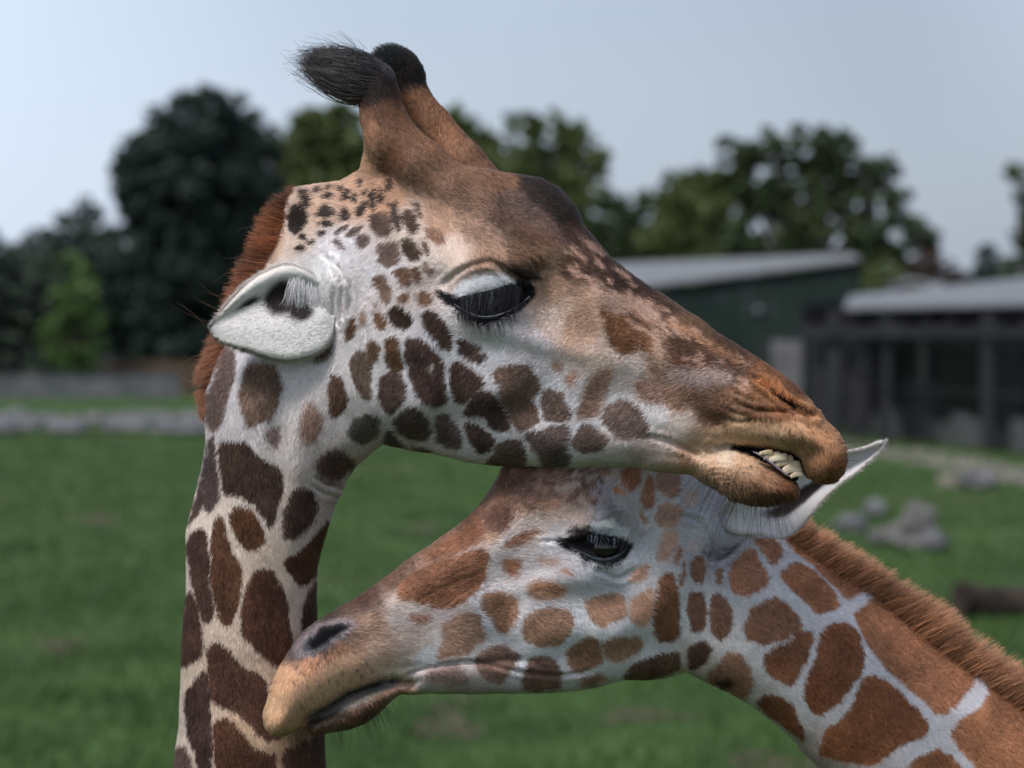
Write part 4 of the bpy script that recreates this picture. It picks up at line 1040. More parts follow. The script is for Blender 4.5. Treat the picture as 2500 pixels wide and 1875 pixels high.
tree("olive_tree", "olive green tree seen between the evergreen and the giraffe's horns", [(760,320,65),(830,300,60),(705,390,60),(800,400,90),(880,380,70),(740,490,80),(850,490,90),(760,600,90),(860,620,90),(700,620,70)], 136, L_OLIVE, 5, leaf=.25, dens=1.6, gap=.15)
tree("loose_tree", "loose mid-green tree with sky gaps behind the giraffe's forehead", [(1120,300,40),(1165,350,62),(1110,400,70),(1280,310,42),(1335,320,55),(1250,400,75),(1400,340,45),(1370,420,70),(1455,400,40),(1430,490,70),(1320,510,80),(1210,500,80),(1400,580,70)], 130, L_OLIVE, 6, leaf=.22, dens=1.6, gap=.2, clump=.46)
tree("dark_oak", "dark low tree standing between the loose green tree and the green shed", [(1500,500,50),(1600,520,60),(1640,600,70),(1545,560,70),(1470,600,80),(1590,610,60),(1530,660,90),(1440,680,90)], 127, L_MID, 7, leaf=.2, dens=1.2, gap=.1)
tree("olive_tree", "yellowish olive tree leaning against the tall oak above the green shed", [(1780,425,48),(1735,440,52),(1680,455,48),(1645,490,50),(1820,460,50),(1700,480,55),(1660,540,70),(1740,500,60),(1720,580,85),(1640,620,80),(1790,620,80),(1700,680,80)], 119, L_OLIVE, 8, leaf=.24, dens=1.5, gap=.15)
tree("oak_tree", "tall dark oak full of sky gaps above the sheds", [(1800,375,50),(1870,365,50),(1985,350,58),(2050,352,48),(1830,430,62),(1930,430,66),(2040,430,66),(2110,435,48),(2165,420,42),(1880,510,66),(1985,510,60),(2090,510,62),(2180,500,50),(1830,590,70),(1950,590,66),(2060,590,66),(2160,580,60),(2240,570,48),(2280,600,32),(1900,660,70),(2020,660,70),(2130,650,60),(2230,640,45)], 118, L_MID, 9, trunk_u=1980, leaf=.22, dens=1.6, gap=.25, clump=.44, spread=.9)
tree("edge_tree", "slim dark tree at the end of the open shed's roof", [(2500,420,42),(2488,500,36),(2515,560,55),(2500,625,45),(2540,480,60),(2560,580,70),(2490,680,50)], 104, L_MID, 10, leaf=.22, dens=1.5, gap=.3)
tree("spruce_tree", "far bluish conifer over the open shed's roof", [(2420,610,20),(2420,640,32),(2415,675,45),(2430,715,55)], 175, L_BLUE, 11, leaf=.22, dens=1.1, gap=.1)
tree("far_tree", "small far bluish bush-like tree beside the conifer", [(2365,690,32),(2340,715,40),(2390,720,40)], 170, L_BLUE, 12, leaf=.22, dens=1.1, gap=.1)
tree("copper_bush", "small copper-leaved tree between the two sheds", [(2270,650,42),(2300,680,45),(2240,690,50),(2330,700,35)], 112, L_RED, 13, leaf=.16, dens=1.2, gap=.1, trunk_r=.1)
tree("olive_bush", "green bush at the corner of the green shed", [(2140,670,42),(2185,700,55),(2130,720,50)], 104, L_OLIVE, 14, leaf=.16, dens=1.2, gap=.1, cat="shrub", trunk_r=.1)

# the belt of trees goes on beyond both ends of the view
for k, (u, d_, mt, lab) in enumerate([(-480, 140, L_MID, "dark oak in the belt next beyond the dull hedge tree"), (-1050, 150, L_OLIVE, "olive tree in the belt two beyond the dull hedge tree"), (-1700, 145, L_DARK, "black evergreen at the far end of the hedge belt"),
        (2950, 120, L_OLIVE, "olive tree next beyond the slim tree by the open shed"), (3600, 130, L_MID, "dark oak two beyond the slim tree by the open shed")]):
    tree("belt_tree", lab, [(u - 130, 560, 100), (u, 430, 120), (u + 140, 520, 110), (u - 200, 720, 120), (u, 680, 190), (u + 210, 700, 120), (u - 60, 850, 120), (u + 120, 850, 120)], d_, mt, 60 + k, leaf=.26, dens=.8, gap=.15)
rr = np.random.default_rng(71); n = 26000
X0 = rr.uniform(-330, 330, n); top = 4.2 + 1.6 * noise3(X0 / 14, 0 * X0, 3.3) + .7 * noise3(X0 / 4, 0 * X0, 7.7)
P = np.c_[X0, 232 + rr.uniform(0, 14, n), rr.random(n) ** .8 * top]
e1 = rr.standard_normal((n, 3)); e1 /= np.linalg.norm(e1, axis=1, keepdims=True)
e2 = np.cross(e1, rr.standard_normal((n, 3))); e2 /= np.linalg.norm(e2, axis=1, keepdims=True)
V = np.stack([P - e1 * .55, P - e2 * .4, P + e1 * .55, P + e2 * .4], 1).reshape(-1, 3)
fw = array_mesh("woodland", V, np.arange(4 * n).reshape(-1, 4), L_GREY); fw["kind"] = "stuff"; fw["label"] = "far low belt of woodland beyond the sheds"

# --- low concrete wall and boarding at the foot of the trees
concM = noise_mat("weathered_concrete", (.055, .062, .070), (.105, .112, .120), scale=1.2, rough=.9, bump=.3, spec=.15)
wl_ = empty("low_wall", tuple(at(200, 970, 111.1) * np.array([1, 1, 0])))
tag(wl_, "low grey concrete panel wall in front of the dark evergreen", "wall")
x_, k = -29.0, 0
while x_ < -15.3:
    w_ = min(1.9, -15.2 - x_)
    box("panel", x_ + .012, x_ + w_ - .012, 108.4 + .02 * (k % 3), 108.62, 0, 1.0 + .03 * (k % 2), concM, wl_)
    x_ += w_; k += 1
coping = box("coping", -29, -15.22, 108.35, 108.66, 1.035, 1.09, concM, wl_)
boardM = noise_mat("old_boards", (.045, .032, .024), (.10, .072, .052), scale=3, rough=.9, spec=.1, stretch=(1, 1, 8))
bd = empty("board_fence", tuple(at(370, 960, 116) * np.array([1, 1, 0])))
tag(bd, "low brown board fence behind the end of the grey wall", "fence")
for i in range(14):
    x_ = -19.6 + i * .34
    box("board", x_, x_ + .31, 113.4, 113.44, 0, 1.55 + .06 * ((i * 7) % 3), boardM, bd)
box("rail", -19.7, -14.8, 113.45, 113.52, .9, 1.0, boardM, bd)

# --- stones
stoneM = noise_mat("pale_stone", (.075, .075, .08), (.15, .15, .158), scale=2.5, rough=.9, bump=.5, spec=.15)
greyM = noise_mat("grey_stone", (.06, .06, .066), (.15, .15, .165), scale=3.5, rough=.9, bump=.6, spec=.15)
darkM = noise_mat("dark_bark_log", (.016, .012, .010), (.050, .038, .032), scale=4, rough=.95, bump=.8, spec=.1)
driftM = noise_mat("weathered_wood", (.065, .062, .06), (.17, .165, .165), scale=4, rough=.9, bump=.7, spec=.1, stretch=(1, 1, 5))
def rock(name, c, size, mat, seed, label, group=None, sub=3, cat="rock", rough=.22):
    rr = np.random.default_rng(seed)
    bm = bmesh.new(); bmesh.ops.create_icosphere(bm, subdivisions=sub, radius=1)
    co = np.array([v.co[:] for v in bm.verts])
    o3 = rr.uniform(0, 40, 3)
    dsp = 1 + rough * noise3(co[:, 0] * 1.6 + o3[0], co[:, 1] * 1.6 + o3[1], co[:, 2] * 1.6 + o3[2]) + .5 * rough * noise3(co[:, 0] * 4 + o3[1], co[:, 1] * 4, co[:, 2] * 4)
    co = co * dsp[:, None] * np.array(size)
    a = rr.uniform(0, 6.28); R2 = np.array([[math.cos(a), -math.sin(a), 0], [math.sin(a), math.cos(a), 0], [0, 0, 1]])
    co = co @ R2.T if size[0] < 3 * size[1] else co
    co = co + np.array(c)
    co[:, 2] = np.maximum(co[:, 2], -.05)
    for v, p in zip(bm.verts, co): v.co = p
    me = bpy.data.meshes.new(name); bm.to_mesh(me); bm.free()
    me.materials.append(mat)
    o = link(bpy.data.objects.new(name, me))
    return tag(o, label, cat, group)
rr = np.random.default_rng(44)
for i in range(90):
    u = rr.uniform(-160, 560); v = rr.uniform(1022, 1062)
    p = at(u, v, gdist(v)); s_ = rr.uniform(.28, .62)
    rock("boulder", (p[0], p[1], s_ * .22), (s_, s_ * .8, s_ * rr.uniform(.28, .5)), stoneM, 500 + i, "pale grey boulder in the stone strip before the low wall", "boulders of the stone strip", sub=2)
def lump(name, u, vtop, vbase, wpx, mat, seed, label, cat="rock", rough=.25, sub=4, deep=.8):
    d = gdist(vbase); px = d / FPX; p = at(u, vbase, d); hh = (vbase - vtop) * px
    return rock(name, (p[0], p[1] + wpx * px * .3, hh * .42), (wpx * px / 2, wpx * px / 2 * deep, hh * .58), mat, seed, label, None, sub, cat, rough)
lump("dark_rock", 2400, 1150, 1196, 104, greyM, 601, "dark humped rock at the edge of the tan path")
lump("path_rock", 2322, 1160, 1192, 60, sandM, 602, "sandy rock beside the dark humped one at the path")
lump("flat_rock", 2082, 1258, 1298, 84, greyM, 603, "flat bluish grey rock near the weathered stump")
lump("brown_rock", 2138, 1222, 1262, 66, greyM, 604, "small brownish rock above the flat bluish one")
lump("stump_rock", 2285, 1290, 1348, 62, greyM, 605, "round dark rock against the weathered stump")
# stump: a leaning, split trunk
d = gdist(1335); px = d / FPX; b0 = at(2235, 1335, d)
st = empty("tree_stump", (b0[0], b0[1], 0)); tag(st, "pale weathered tree stump with a fallen limb on the grass", "stump")
def log_mesh(name, p, q, r0, r1, mat, parent, seed, seg=20, m=14, amp=.12):
    rg = np.random.default_rng(seed); p, q = np.asarray(p, float), np.asarray(q, float)
    e = (q - p) / np.linalg.norm(q - p); s_ = np.cross(e, (.1, .9, .3)); s_ /= np.linalg.norm(s_); t_ = np.cross(e, s_)
    V, F = [], []
    for i in range(seg + 1):
        f = i / seg; c = p + (q - p) * f; r_ = r0 + (r1 - r0) * f
        for j in range(m):
            a = 2 * math.pi * j / m
            k_ = r_ * (1 + amp * noise3(np.array([math.cos(a) * 1.5 + seed]), np.array([math.sin(a) * 1.5]), np.array([f * 5]))[0] * 1.5)
            V.append(c + (s_ * math.cos(a) + t_ * math.sin(a)) * k_)
    for i in range(seg):
        for j in range(m):
            F.append((i * m + j, i * m + (j + 1) % m, (i + 1) * m + (j + 1) % m, (i + 1) * m + j))
    F.append(tuple(range(m))[::-1]); F.append(tuple(range(seg * m, seg * m + m)))
    return mesh_obj(name, V, F, mat, parent, smooth=False)
log_mesh("stump_trunk", at(2215, 1335, d) * [1, 1, 0], at(2262, 1232, d), .30, .17, driftM, st, 3, amp=.3)
log_mesh("fallen_limb", at(2120, 1322, d + .2) * [1, 1, 0] + [0, 0, .1], at(2225, 1290, d + .3), .09, .17, driftM, st, 4, amp=.3)
log_mesh("root", at(2232, 1300, d), at(2300, 1335, d) * [1, 1, 0] + [0, 0, .05], .2, .1, driftM, st, 5, amp=.3)
d = gdist(1508)
lg = log_mesh("fallen_log", at(2340, 1468, d), at(2760, 1478, d + .9), .185, .17, darkM, None, 9, seg=36, m=18, amp=.18)
tag(lg, "black-brown fallen log lying on the grass", "log")

# --- green shed with a pale roof
greenM = noise_mat("green_cladding", (.014, .023, .021), (.020, .031, .0275), scale=.6, rough=.7, spec=.03)
roofM = noise_mat("pale_sheet_roof", (.10, .105, .115), (.15, .155, .165), scale=.8, rough=.6, spec=.4, stretch=(6, 1, 1))
gs = empty("green_shed", tuple(at(1850, 900, 90) * np.array([1, 1, 0]))); tag(gs, "dark green clad shed under a pale sloping sheet roof", "shed")
D0, D1 = 88.0, 101.0
def wall_top(u): return 735 - (u - 1350) * (735 - 641) / (2095 - 1350)
us = np.linspace(1350, 2095, 12)
for i in range(11):
    a, b = us[i] + .5, us[i + 1] - .5
    q = [at(a, 800, D0), at(b, 800, D0), at(b, wall_top(b), D0), at(a, wall_top(a), D0)]
    q[0][2] = 0; q[1][2] = 0
    prism("cladding_panel", q, (0, .08 + .012 * (i % 2), 0), greenM, gs)
q = [at(2095, 800, D0 + .1), at(2095, 800, D1), at(2095, 630, D1), at(2095, 642, D0 + .1)]
q[0][2] = q[1][2] = 0
for p in q: p[0] = q[0][0]
prism("end_wall", q, (.08, 0, 0), greenM, gs)
ro = [at(1340, 733, D0 - .3), at(2100, 637, D0 - .3), at(2078, 625, D1), at(1340, 657, D1)]
prism("roof", ro, (0, 0, .12), roofM, gs)
lm = rock("wall_lamp", at(1852, 757, D0 - .12), (.16, .1, .16), roofM, 700, None, None, 2); lm.parent = gs; lm.matrix_parent_inverse = Matrix.Translation(-gs.location)
for key in ("label", "category"):
    if key in lm: del lm[key]

# --- open-fronted shed: roof, beam, posts, stalls
steelM = noise_mat("grey_steel", (.022, .023, .028), (.036, .037, .043), scale=2, rough=.6, spec=.03)
paleM = noise_mat("pale_boarding", (.09, .09, .096), (.14, .14, .147), scale=1.4, rough=.8, spec=.03)
stallM = noise_mat("brown_boarding", (.016, .0135, .0125), (.026, .022, .020), scale=1.4, rough=.85, spec=.03)
blackM = noise_mat("shed_gloom", (.007, .007, .009), (.012, .012, .015), scale=1.0, rough=.9, spec=.03)  # shade inside the shed and the trough opening, put into the colour
os_ = empty("open_shed", tuple(at(2400, 900, 70) * np.array([1, 1, 0]))); tag(os_, "long open-fronted animal shed with pale roof and dark stalls", "shed")
prism("roof", [at(2060, 758, 66), at(2950, 738, 66), at(2950, 640, 78), at(2075, 729, 78)], (0, 0, .1), roofM, os_)
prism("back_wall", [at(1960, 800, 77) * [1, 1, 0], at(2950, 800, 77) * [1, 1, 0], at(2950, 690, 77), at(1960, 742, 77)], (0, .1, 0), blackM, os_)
prism("beam", [at(1955, 823, 65), at(2950, 823, 65), at(2950, 795, 65), at(1955, 795, 65)], (0, .2, 0), steelM, os_)
for (u0, u1) in ((2023, 2050), (2158, 2174), (2404, 2424), (2560, 2580), (2720, 2740)):
    prism("post", [at(u0, 800, 65.25) * [1, 1, 0], at(u1, 800, 65.25) * [1, 1, 0], at(u1, 758, 65.25), at(u0, 758, 65.25)], (0, .2, 0), steelM, os_)
for i, u in enumerate((2110, 2230, 2350, 2470, 2590)):
    bars("truss", [(at(u - 50, 792, 66.2), at(u, 762, 66.2)), (at(u, 762, 66.2), at(u + 50, 792, 66.2))], .09, steelM, os_)
for (u0, u1, v0, v1, mt, dd_) in ((1884, 1957, 832, 960, paleM, 68), (2194, 2262, 830, 960, stallM, 72), (2306, 2380, 838, 950, stallM, 71.5), (2066, 2118, 905, 990, steelM, 70), (2440, 2500, 830, 980, steelM, 71), (2200, 2290, 930, 1000, steelM, 69), (1990, 2030, 900, 1000, steelM, 71.4), (2540, 2640, 850, 980, stallM, 71)):
    q = [at(u0, v1, dd_), at(u1, v1, dd_), at(u1, v0, dd_), at(u0, v0, dd_)]; q[0][2] = q[1][2] = 0.0
    prism("stall_panel", q, (0, .06, 0), mt, os_)
# low pale wall along the front, panel by panel
lw_ = empty("panel_wall", tuple(at(2320, 1090, 66) * np.array([1, 1, 0]))); tag(lw_, "low pale panel wall along the foot of the wire fence", "wall")
edges = np.linspace(2128, 2760, 14)
for i in range(13):
    a, b = edges[i], edges[i + 1] - 2
    da, db = [71.5 - (x - 2128) * (10.3 / 372) for x in (a, b)]
    pa, pb = at(a, 800, da), at(b, 800, db)
    hh = .75 + .12 * ((i * 5) % 3 - 1)
    prism("panel", [(pa[0], pa[1], 0), (pb[0], pb[1], 0), (pb[0], pb[1], hh), (pa[0], pa[1], hh)], (.03, .1, 0), paleM if i % 4 != 2 else steelM, lw_)
# wire fence before it
fenceM = noise_mat("dark_fence_paint", (.010, .013, .013), (.020, .024, .024), scale=5, rough=.6, spec=.35)
fe = empty("wire_fence", tuple(at(2300, 1090, 64) * np.array([1, 1, 0]))); tag(fe, "tall dark wire fence with posts before the open shed", "fence")
fd = lambda u: 70.0 - (u - 2128) * (10.3 / 372)
pu = [1860, 1985, 2110, 2252, 2405, 2570, 2740]
tops = []
for u in pu:
    p = at(u, 800, fd(u)); p[2] = 0
    V_, F_ = bar(p, p + [0, 0, 2.85], .16); mesh_obj("post", V_, F_, fenceM, fe); tops.append(p)
for z in (2.8, 1.5, .25):
    for p, q in zip(tops[:-1], tops[1:]):
        V_, F_ = bar(p + [0, 0, z], q + [0, 0, z], .05); mesh_obj("rail", V_, F_, fenceM, fe)
segs = []
for p, q in zip(tops[:-1], tops[1:]):
    for i in range(1, 14):
        c = p + (q - p) * i / 14; segs.append((c + [0, 0, .25], c + [0, 0, 2.8]))
    for z in np.arange(.45, 2.8, .2): segs.append((p + [0, 0, z], q + [0, 0, z]))
wm = bars("wire_mesh", segs, .014, fenceM, fe); wm["kind"] = "stuff"
# concrete trough in the verge
tr = empty("feed_trough", tuple(at(2050, 1036, 80) * np.array([1, 1, 0]))); tag(tr, "low concrete trough with a dark opening by the fence foot", "trough")
p, q = at(2000, 1036, 80), at(2092, 1036, 80)
box("rim", p[0], q[0], 77.2, 77.9, .36, .50, concM, tr)
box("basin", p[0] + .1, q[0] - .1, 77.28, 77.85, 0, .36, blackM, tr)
# ================================================================== first giraffe (head above, facing right)
STEP = 5.0
GA = empty("giraffe", tuple(to_world(bpt(612, 2300, 190))))
tag(GA, "dark-patched giraffe with black-tufted horns, head stretched over the other, teeth showing", "giraffe", "giraffes")
EYE_A = [(1110,744),(1139,728),(1192,716),(1248,704),(1284,706),(1296,716),(1270,748),(1224,768),(1184,776),(1153,769)]
NOS_A = vp(V3, [(1500,868),(1545,893),(1585,925),(1660,965),(1722,1003),(1700,1010),(1640,990),(1560,950),(1520,910)])
hA = slit_hollow(EYE_A, 20); hA2 = slit_hollow(NOS_A, 16)
def c4(u, v, w, r):
    a, b = body(u, v, w); return (float(a), float(b), float(w), r)
oss_near = [c4(1100,480,-60,66), c4(1030,410,-45,64), c4(960,345,-20,60), c4(937,290,0,52), c4(926,245,8,47), c4(916,212,15,48), c4(912,196,18,46)]
oss_far = [c4(1190,480,140,60), c4(1130,400,150,54), c4(1060,310,165,45), c4(1008,245,175,43), c4(985,190,182,50), c4(976,168,185,50)]
XA, QA, VA = build_field([(A_HEAD, 1.0, 1.0), (A_JAW, 0.95, 22.0), (A_GAP, 0.45, 2.0)], wc_a, A_W, A_R, A_BUMP,
    ((-1000, 900), (-740, 1560), (-480, 420)), STEP, cones=[([c4(947,325,-8,46), c4(930,445,55,56)], 22.0), (oss_near, 26.0), (oss_far, 26.0)], creases=A_CREASE,
    hollow=lambda u, v: hA(u, v) + hA2(u, v))
NA = vnormals(XA, QA)
# project back to image pixels after the creases, then colour every vertex
BA = from_world(XA)
uA, vA = near_pixels(BA, wc_a)
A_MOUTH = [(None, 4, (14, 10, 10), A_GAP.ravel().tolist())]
def horn_fix(u, v, w, col):
    """Coat of the horns: brown shafts, black knobs."""
    return col
colA = coat_colour(uA, vA, A_BASE, A_PATCH + A_MOUTH, A_DOT, seed=3)
body_a = array_mesh("body", XA, QA, coatA, GA, cols=colA * 0.9)

def lenA(u, v):
    L = 11 + 3 * noise3(u / 80, v / 80, 4.) 
    L = L + 8 * sstep(560, 470, v) * sstep(900, 760, u) + 2 * np.exp(-((u - 790) ** 2 + (v - 640) ** 2) / 60.0 ** 2)
    L = L + 5 * sstep(1120, 1200, v) * sstep(1700, 1800, u)
    return L
P, C, NN, L = grow_fur(XA, QA, NA, FUR_A, wc_a, A_BASE, A_PATCH + A_MOUTH, A_DOT, A_FLOW, lenA, 21, bald=[EYE_A, A_GAP, NOS_A])
fur_a = hair_obj("fur", P, 0.00024, C, NN, furM, GA); fur_a["kind"] = "stuff"

r = np.random.default_rng(31)
def edge_world(pts): return to_world(bpt(*np.asarray(pts, float).T))
def path_pick(pts, t):
    pts = np.asarray(pts, float); q = catmull(pts, 200)
    i = (t * 199).astype(int); return q[i]

def dirv(du, dv, dw):
    d = np.stack([np.asarray(du, float), np.asarray(dw, float), -np.asarray(dv, float)], -1)
    return d / (np.linalg.norm(d, axis=-1, keepdims=True) + 1e-9)

def blocky(t, r, n):            # tuft identity along a mane, so that hairs clump
    k = np.floor(t * n).astype(int)
    return r.standard_normal(n + 2)[k]

# --- mane
n = 15000
t = r.random(n) ** 0.9
crest = [(728,468,120),(705,505,125),(690,560,130),(660,625,133),(625,700,135),(585,790,138),(553,850,139),(522,905,140),(512,960,141),(512,1015,142)]
q = path_pick(crest, t)
wj = r.normal(0, 16, n)
roots = to_world(bpt(q[:, 0] + np.abs(wj) * 0.6 + 6, q[:, 1] + r.normal(0, 4, n), q[:, 2] + wj))
cl = blocky(t, r, 90)
dd = dirv(-1 + 0 * t, -0.32 + 0.62 * t + 0.2 * cl + r.normal(0, .16, n), wj / 60 + r.normal(0, .12, n))
Lm = (78 - 20 * np.abs(t - 0.45)) * (.55 + .45 * sstep(0, .14, t)) * (1 - 0.45 * sstep(0.75, 1.0, t)) * (0.82 + 0.16 * cl.clip(-1.5, 1.5) * .8) * r.uniform(0.6, 1.08, n) * S
tc = (np.floor(t * 64) + .5 + r.normal(0, .25, n)) / 64
qc = path_pick(crest, tc.clip(0, 1))
dd = dd + dirv(qc[:, 0] - q[:, 0], qc[:, 1] - q[:, 1], -wj * .6) * (np.hypot(qc[:, 0] - q[:, 0], qc[:, 1] - q[:, 1]) / 70)[:, None]
P = strands(roots, dd, Lm, dirv(0 * t - .15, -0.25 + .6 * t, 0 * t) * 0.22, r, wav=0.03)
base = lin((134, 82, 54))[None] * (r.uniform(0.35, 1.5, n) * (1 + .25 * cl.clip(-1.5, 1.5)))[:, None]
dark = (np.exp(-((t - .06) / .06) ** 2) * .9 + 0.75 * np.exp(-((t - .33) / .035) ** 2))[:, None] * (r.random((n, 1)) < .75)
base = base * (1 - dark) + lin((40, 30, 28))[None] * dark
mane_a = hair_obj("mane", P, 0.00032, base, dd, hairM, GA); mane_a["kind"] = "stuff"; mane_a["label"] = "rust brown upright mane"
# stray hairs
n = 12
t = r.random(n); q = path_pick(crest, t)
P = strands(to_world(bpt(q[:, 0] - 10, q[:, 1], q[:, 2])), dirv(-1 + 0 * t, r.normal(-.1, .3, n), r.normal(0, .3, n)), r.uniform(110, 180, n) * S, dirv(0 * t, r.normal(0, 1, n), 0 * t) * .3, r)
hair_obj("stray_hairs", P, 0.00016, np.repeat(lin((120, 90, 75))[None], n, 0), dirv(-1 + 0 * t, 0 * t, 0 * t), hairM, GA)["kind"] = "stuff"

# --- horn tufts: a dark knob under long swept hair on the near horn, a short cap on the far one
n = 6500
th = r.uniform(0, 6.2832, n); ph = np.arccos(r.uniform(-0.85, 1, n))
axis = np.array([-0.45, -0.89])                       # horn direction in the image
ru, rv_, rw = 50 * np.sin(ph) * np.cos(th), 52 * np.cos(ph), 50 * np.sin(ph) * np.sin(th)
cu = 918 + axis[0] * rv_ - axis[1] * ru * -1.0
cv = 201 + axis[1] * rv_ + axis[0] * ru * -1.0
roots = to_world(bpt(cu, cv, 16 + rw))
tipu, tipv = 764 + r.normal(0, 24, n), 152 + r.normal(0, 17, n) + 0.10 * (cv - 204)
vec = np.stack([tipu - cu, tipv - cv, -rw * 0.9 + r.normal(0, 10, n)], 1)
frac = r.uniform(0.5, 1.06, n)
Lr = np.linalg.norm(vec, axis=1) * frac
out = dirv(cu - 910, cv - 204, rw)
dirs = dirv(vec[:, 0], vec[:, 1], vec[:, 2])
tt = np.linspace(0, 1, 7)[None, :, None]
P = roots[:, None] + dirs[:, None] * (tt * (Lr * S)[:, None, None]) + out[:, None] * (np.sin(np.pi * tt) * ((0.11 * Lr + r.normal(0, 3.5, n)) * S)[:, None, None])
P += dirv(0 * cu, 1 + 0 * cu, 0 * cu)[:, None] * (np.sin(np.pi * tt) * (np.where(cv > 190, 0.06, 0.0) * Lr * S)[:, None, None])
P += r.standard_normal((n, 1, 3)) * (4.5 * S) * np.sin(r.uniform(0, 6.28, (n, 1, 1)) + tt * r.uniform(4, 9, (n, 1, 1))) * tt
col = lin((34, 31, 34))[None] * r.uniform(0.4, 1.8, n)[:, None]
brown = (sstep(235, 262, cv)[:, None] * (r.random((n, 1)) < .7))
col = col * (1 - brown) + lin((95, 60, 40))[None] * brown
tuft = hair_obj("horn_tuft", P, 0.00030, col, dirs, hairM, GA); tuft["kind"] = "stuff"; tuft["label"] = "long black tuft swept back from the horn"
n = 22
P = strands(to_world(bpt(r.uniform(850, 900, n), r.uniform(120, 145, n), 15 + r.normal(0, 20, n))), dirv(r.normal(-.6, .3, n), -1 + 0 * r.random(n), r.normal(0, .3, n)),
            r.uniform(35, 85, n) * S, dirv(-1 + 0 * r.random(n), .2 + 0 * r.random(n), 0 * r.random(n)) * .5, r)
hair_obj("stray_hairs", P, 0.00016, np.repeat(lin((45, 40, 40))[None], n, 0), dirv(-1 + np.zeros(n), np.zeros(n), np.zeros(n)), hairM, GA)["kind"] = "stuff"
n = 4200
th = r.uniform(0, 6.2832, n); ph = np.arccos(r.uniform(-0.35, 1, n))
cu = 972 + 53 * np.sin(ph) * np.cos(th) - 10 * np.cos(ph); cv = 172 - 50 * np.cos(ph); cw = 184 + 53 * np.sin(ph) * np.sin(th)
out = dirv(cu - 972, cv - 180, cw - 184)
P = strands(to_world(bpt(cu, cv, cw)), out * .55 + dirv(-.2 + 0 * cu, -.5 + 0 * cu, 0 * cu) * .6, r.uniform(10, 26, n) * S, dirv(-.6 + 0 * cu, .6 + 0 * cu, 0 * cu) * .4, r)
col = lin((40, 42, 44))[None] * r.uniform(0.5, 1.5, n)[:, None]
brown = (sstep(170, 215, cv)[:, None] * (r.random((n, 1)) < .8)); col = col * (1 - brown) + lin((120, 80, 54))[None] * brown
cap = hair_obj("horn_tuft", P, 0.00030, col, out, hairM, GA); cap["kind"] = "stuff"; cap["label"] = "short black cap on the far horn"

# --- ears
def ear_part(parent, top, bot, cup, thick, hollow_c, tone, dark=(38, 30, 30), name="ear", roll=0.0, inner=(0.18, 0.30), fur_n=5000, seed=5, cup_at=0.3):
    X, Q, ss, tt, k, N = ear_mesh(top, bot, 48, 30, cup, thick, roll, cup_at)
    rr = np.random.default_rng(seed)
    u = X[:, 0] / S; v = X[:, 2] / S
    nz = noise3(u / 25, v / 25, 1.5)
    col = lin(tone)[None] * (1 + 0.07 * nz)[:, None]
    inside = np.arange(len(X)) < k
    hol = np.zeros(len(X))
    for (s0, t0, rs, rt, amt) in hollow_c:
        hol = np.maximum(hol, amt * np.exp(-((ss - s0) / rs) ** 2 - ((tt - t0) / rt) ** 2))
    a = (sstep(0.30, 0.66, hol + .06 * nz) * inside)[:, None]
    col = col * (1 - a) + lin(dark)[None] * a  # dark skin of the hollow, with its shade put into the colour
    rim = (sstep(0.10, 0.0, np.minimum(tt, 1 - tt)))[:, None] * 0.35
    col = col * (1 - rim) + lin((205, 192, 176))[None] * rim
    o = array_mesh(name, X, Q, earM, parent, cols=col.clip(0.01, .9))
    # short down over both faces
    f = rr.integers(0, len(Q), fur_n); s_, t_ = rr.random((fur_n, 1)), rr.random((fur_n, 1))
    p = X[Q]; root = (p[f, 0] * (1 - s_) + p[f, 1] * s_) * (1 - t_) + (p[f, 3] * (1 - s_) + p[f, 2] * s_) * t_
    NV = vnormals(X, Q); nr = NV[Q[f, 0]]
    tipd = (to_world(bpt(*catmull(top, 48)[-1])) - to_world(bpt(*catmull(top, 48)[0]))); tipd /= np.linalg.norm(tipd)
    d = tipd[None] + rr.normal(0, .35, (fur_n, 3)); d -= nr * (d * nr).sum(1, keepdims=True); d /= np.linalg.norm(d, axis=1, keepdims=True)
    P = strands(root, d * .98 + nr * .10, rr.uniform(8, 15, fur_n) * S, nr * -.1, rr, k=3)
    c = col[Q[f, 0]] * rr.uniform(.92, 1.08, (fur_n, 1))
    # fuzz standing off the rim
    m2 = fur_n // 3; e = rr.random(m2); up = rr.random(m2) < .5
    i48 = (e * 46.99).astype(int); ef = (e * 46.99 - i48)[:, None]; vi = i48 * 30 + np.where(up, 0, 29)
    ctr = X[i48 * 30 + 15]; od = X[vi] - ctr; od /= np.linalg.norm(od, axis=1, keepdims=True) + 1e-9
    jit = rr.normal(0, 2.0, (m2, 3)) * S
    P2 = strands(X[vi] * (1 - ef) + X[vi + 30] * ef + jit, od * .35 + tipd[None] * .95 + rr.normal(0, .25, (m2, 3)), rr.uniform(5, 12, m2) * S, od * 0, rr, k=3)
    P = np.concatenate([P, P2]); nr = np.concatenate([nr, od * .6 + NV[vi] * .6]); c = np.concatenate([c, col[vi] * rr.uniform(.85, 1.15, (m2, 1))])
    h = hair_obj("ear_fur", P, 0.00018, c, nr, furM, o); h["kind"] = "stuff"
    return o, X
topA = [(818,735,-48),(800,700,-52),(768,672,-70),(735,652,-84),(694,646,-92),(653,661,-98),(613,685,-100),(572,725,-98),(540,762,-92),(519,794,-84)]
botA = [(818,735,-48),(819,770,-56),(815,815,-66),(804,840,-72),(776,863,-78),(735,876,-84),(694,880,-88),(653,872,-92),(613,858,-94),(572,846,-94),(540,833,-90),(523,812,-86),(519,794,-84)]
ear_a, earX = ear_part(GA, topA, botA, 16, 9, [(0.46, 0.33, .14, .22, 1.0), (0.37, 0.50, .10, .14, .95), (0.68, 0.25, .15, .08, .7)], (214, 210, 208), roll=7, fur_n=9000, cup_at=.42)
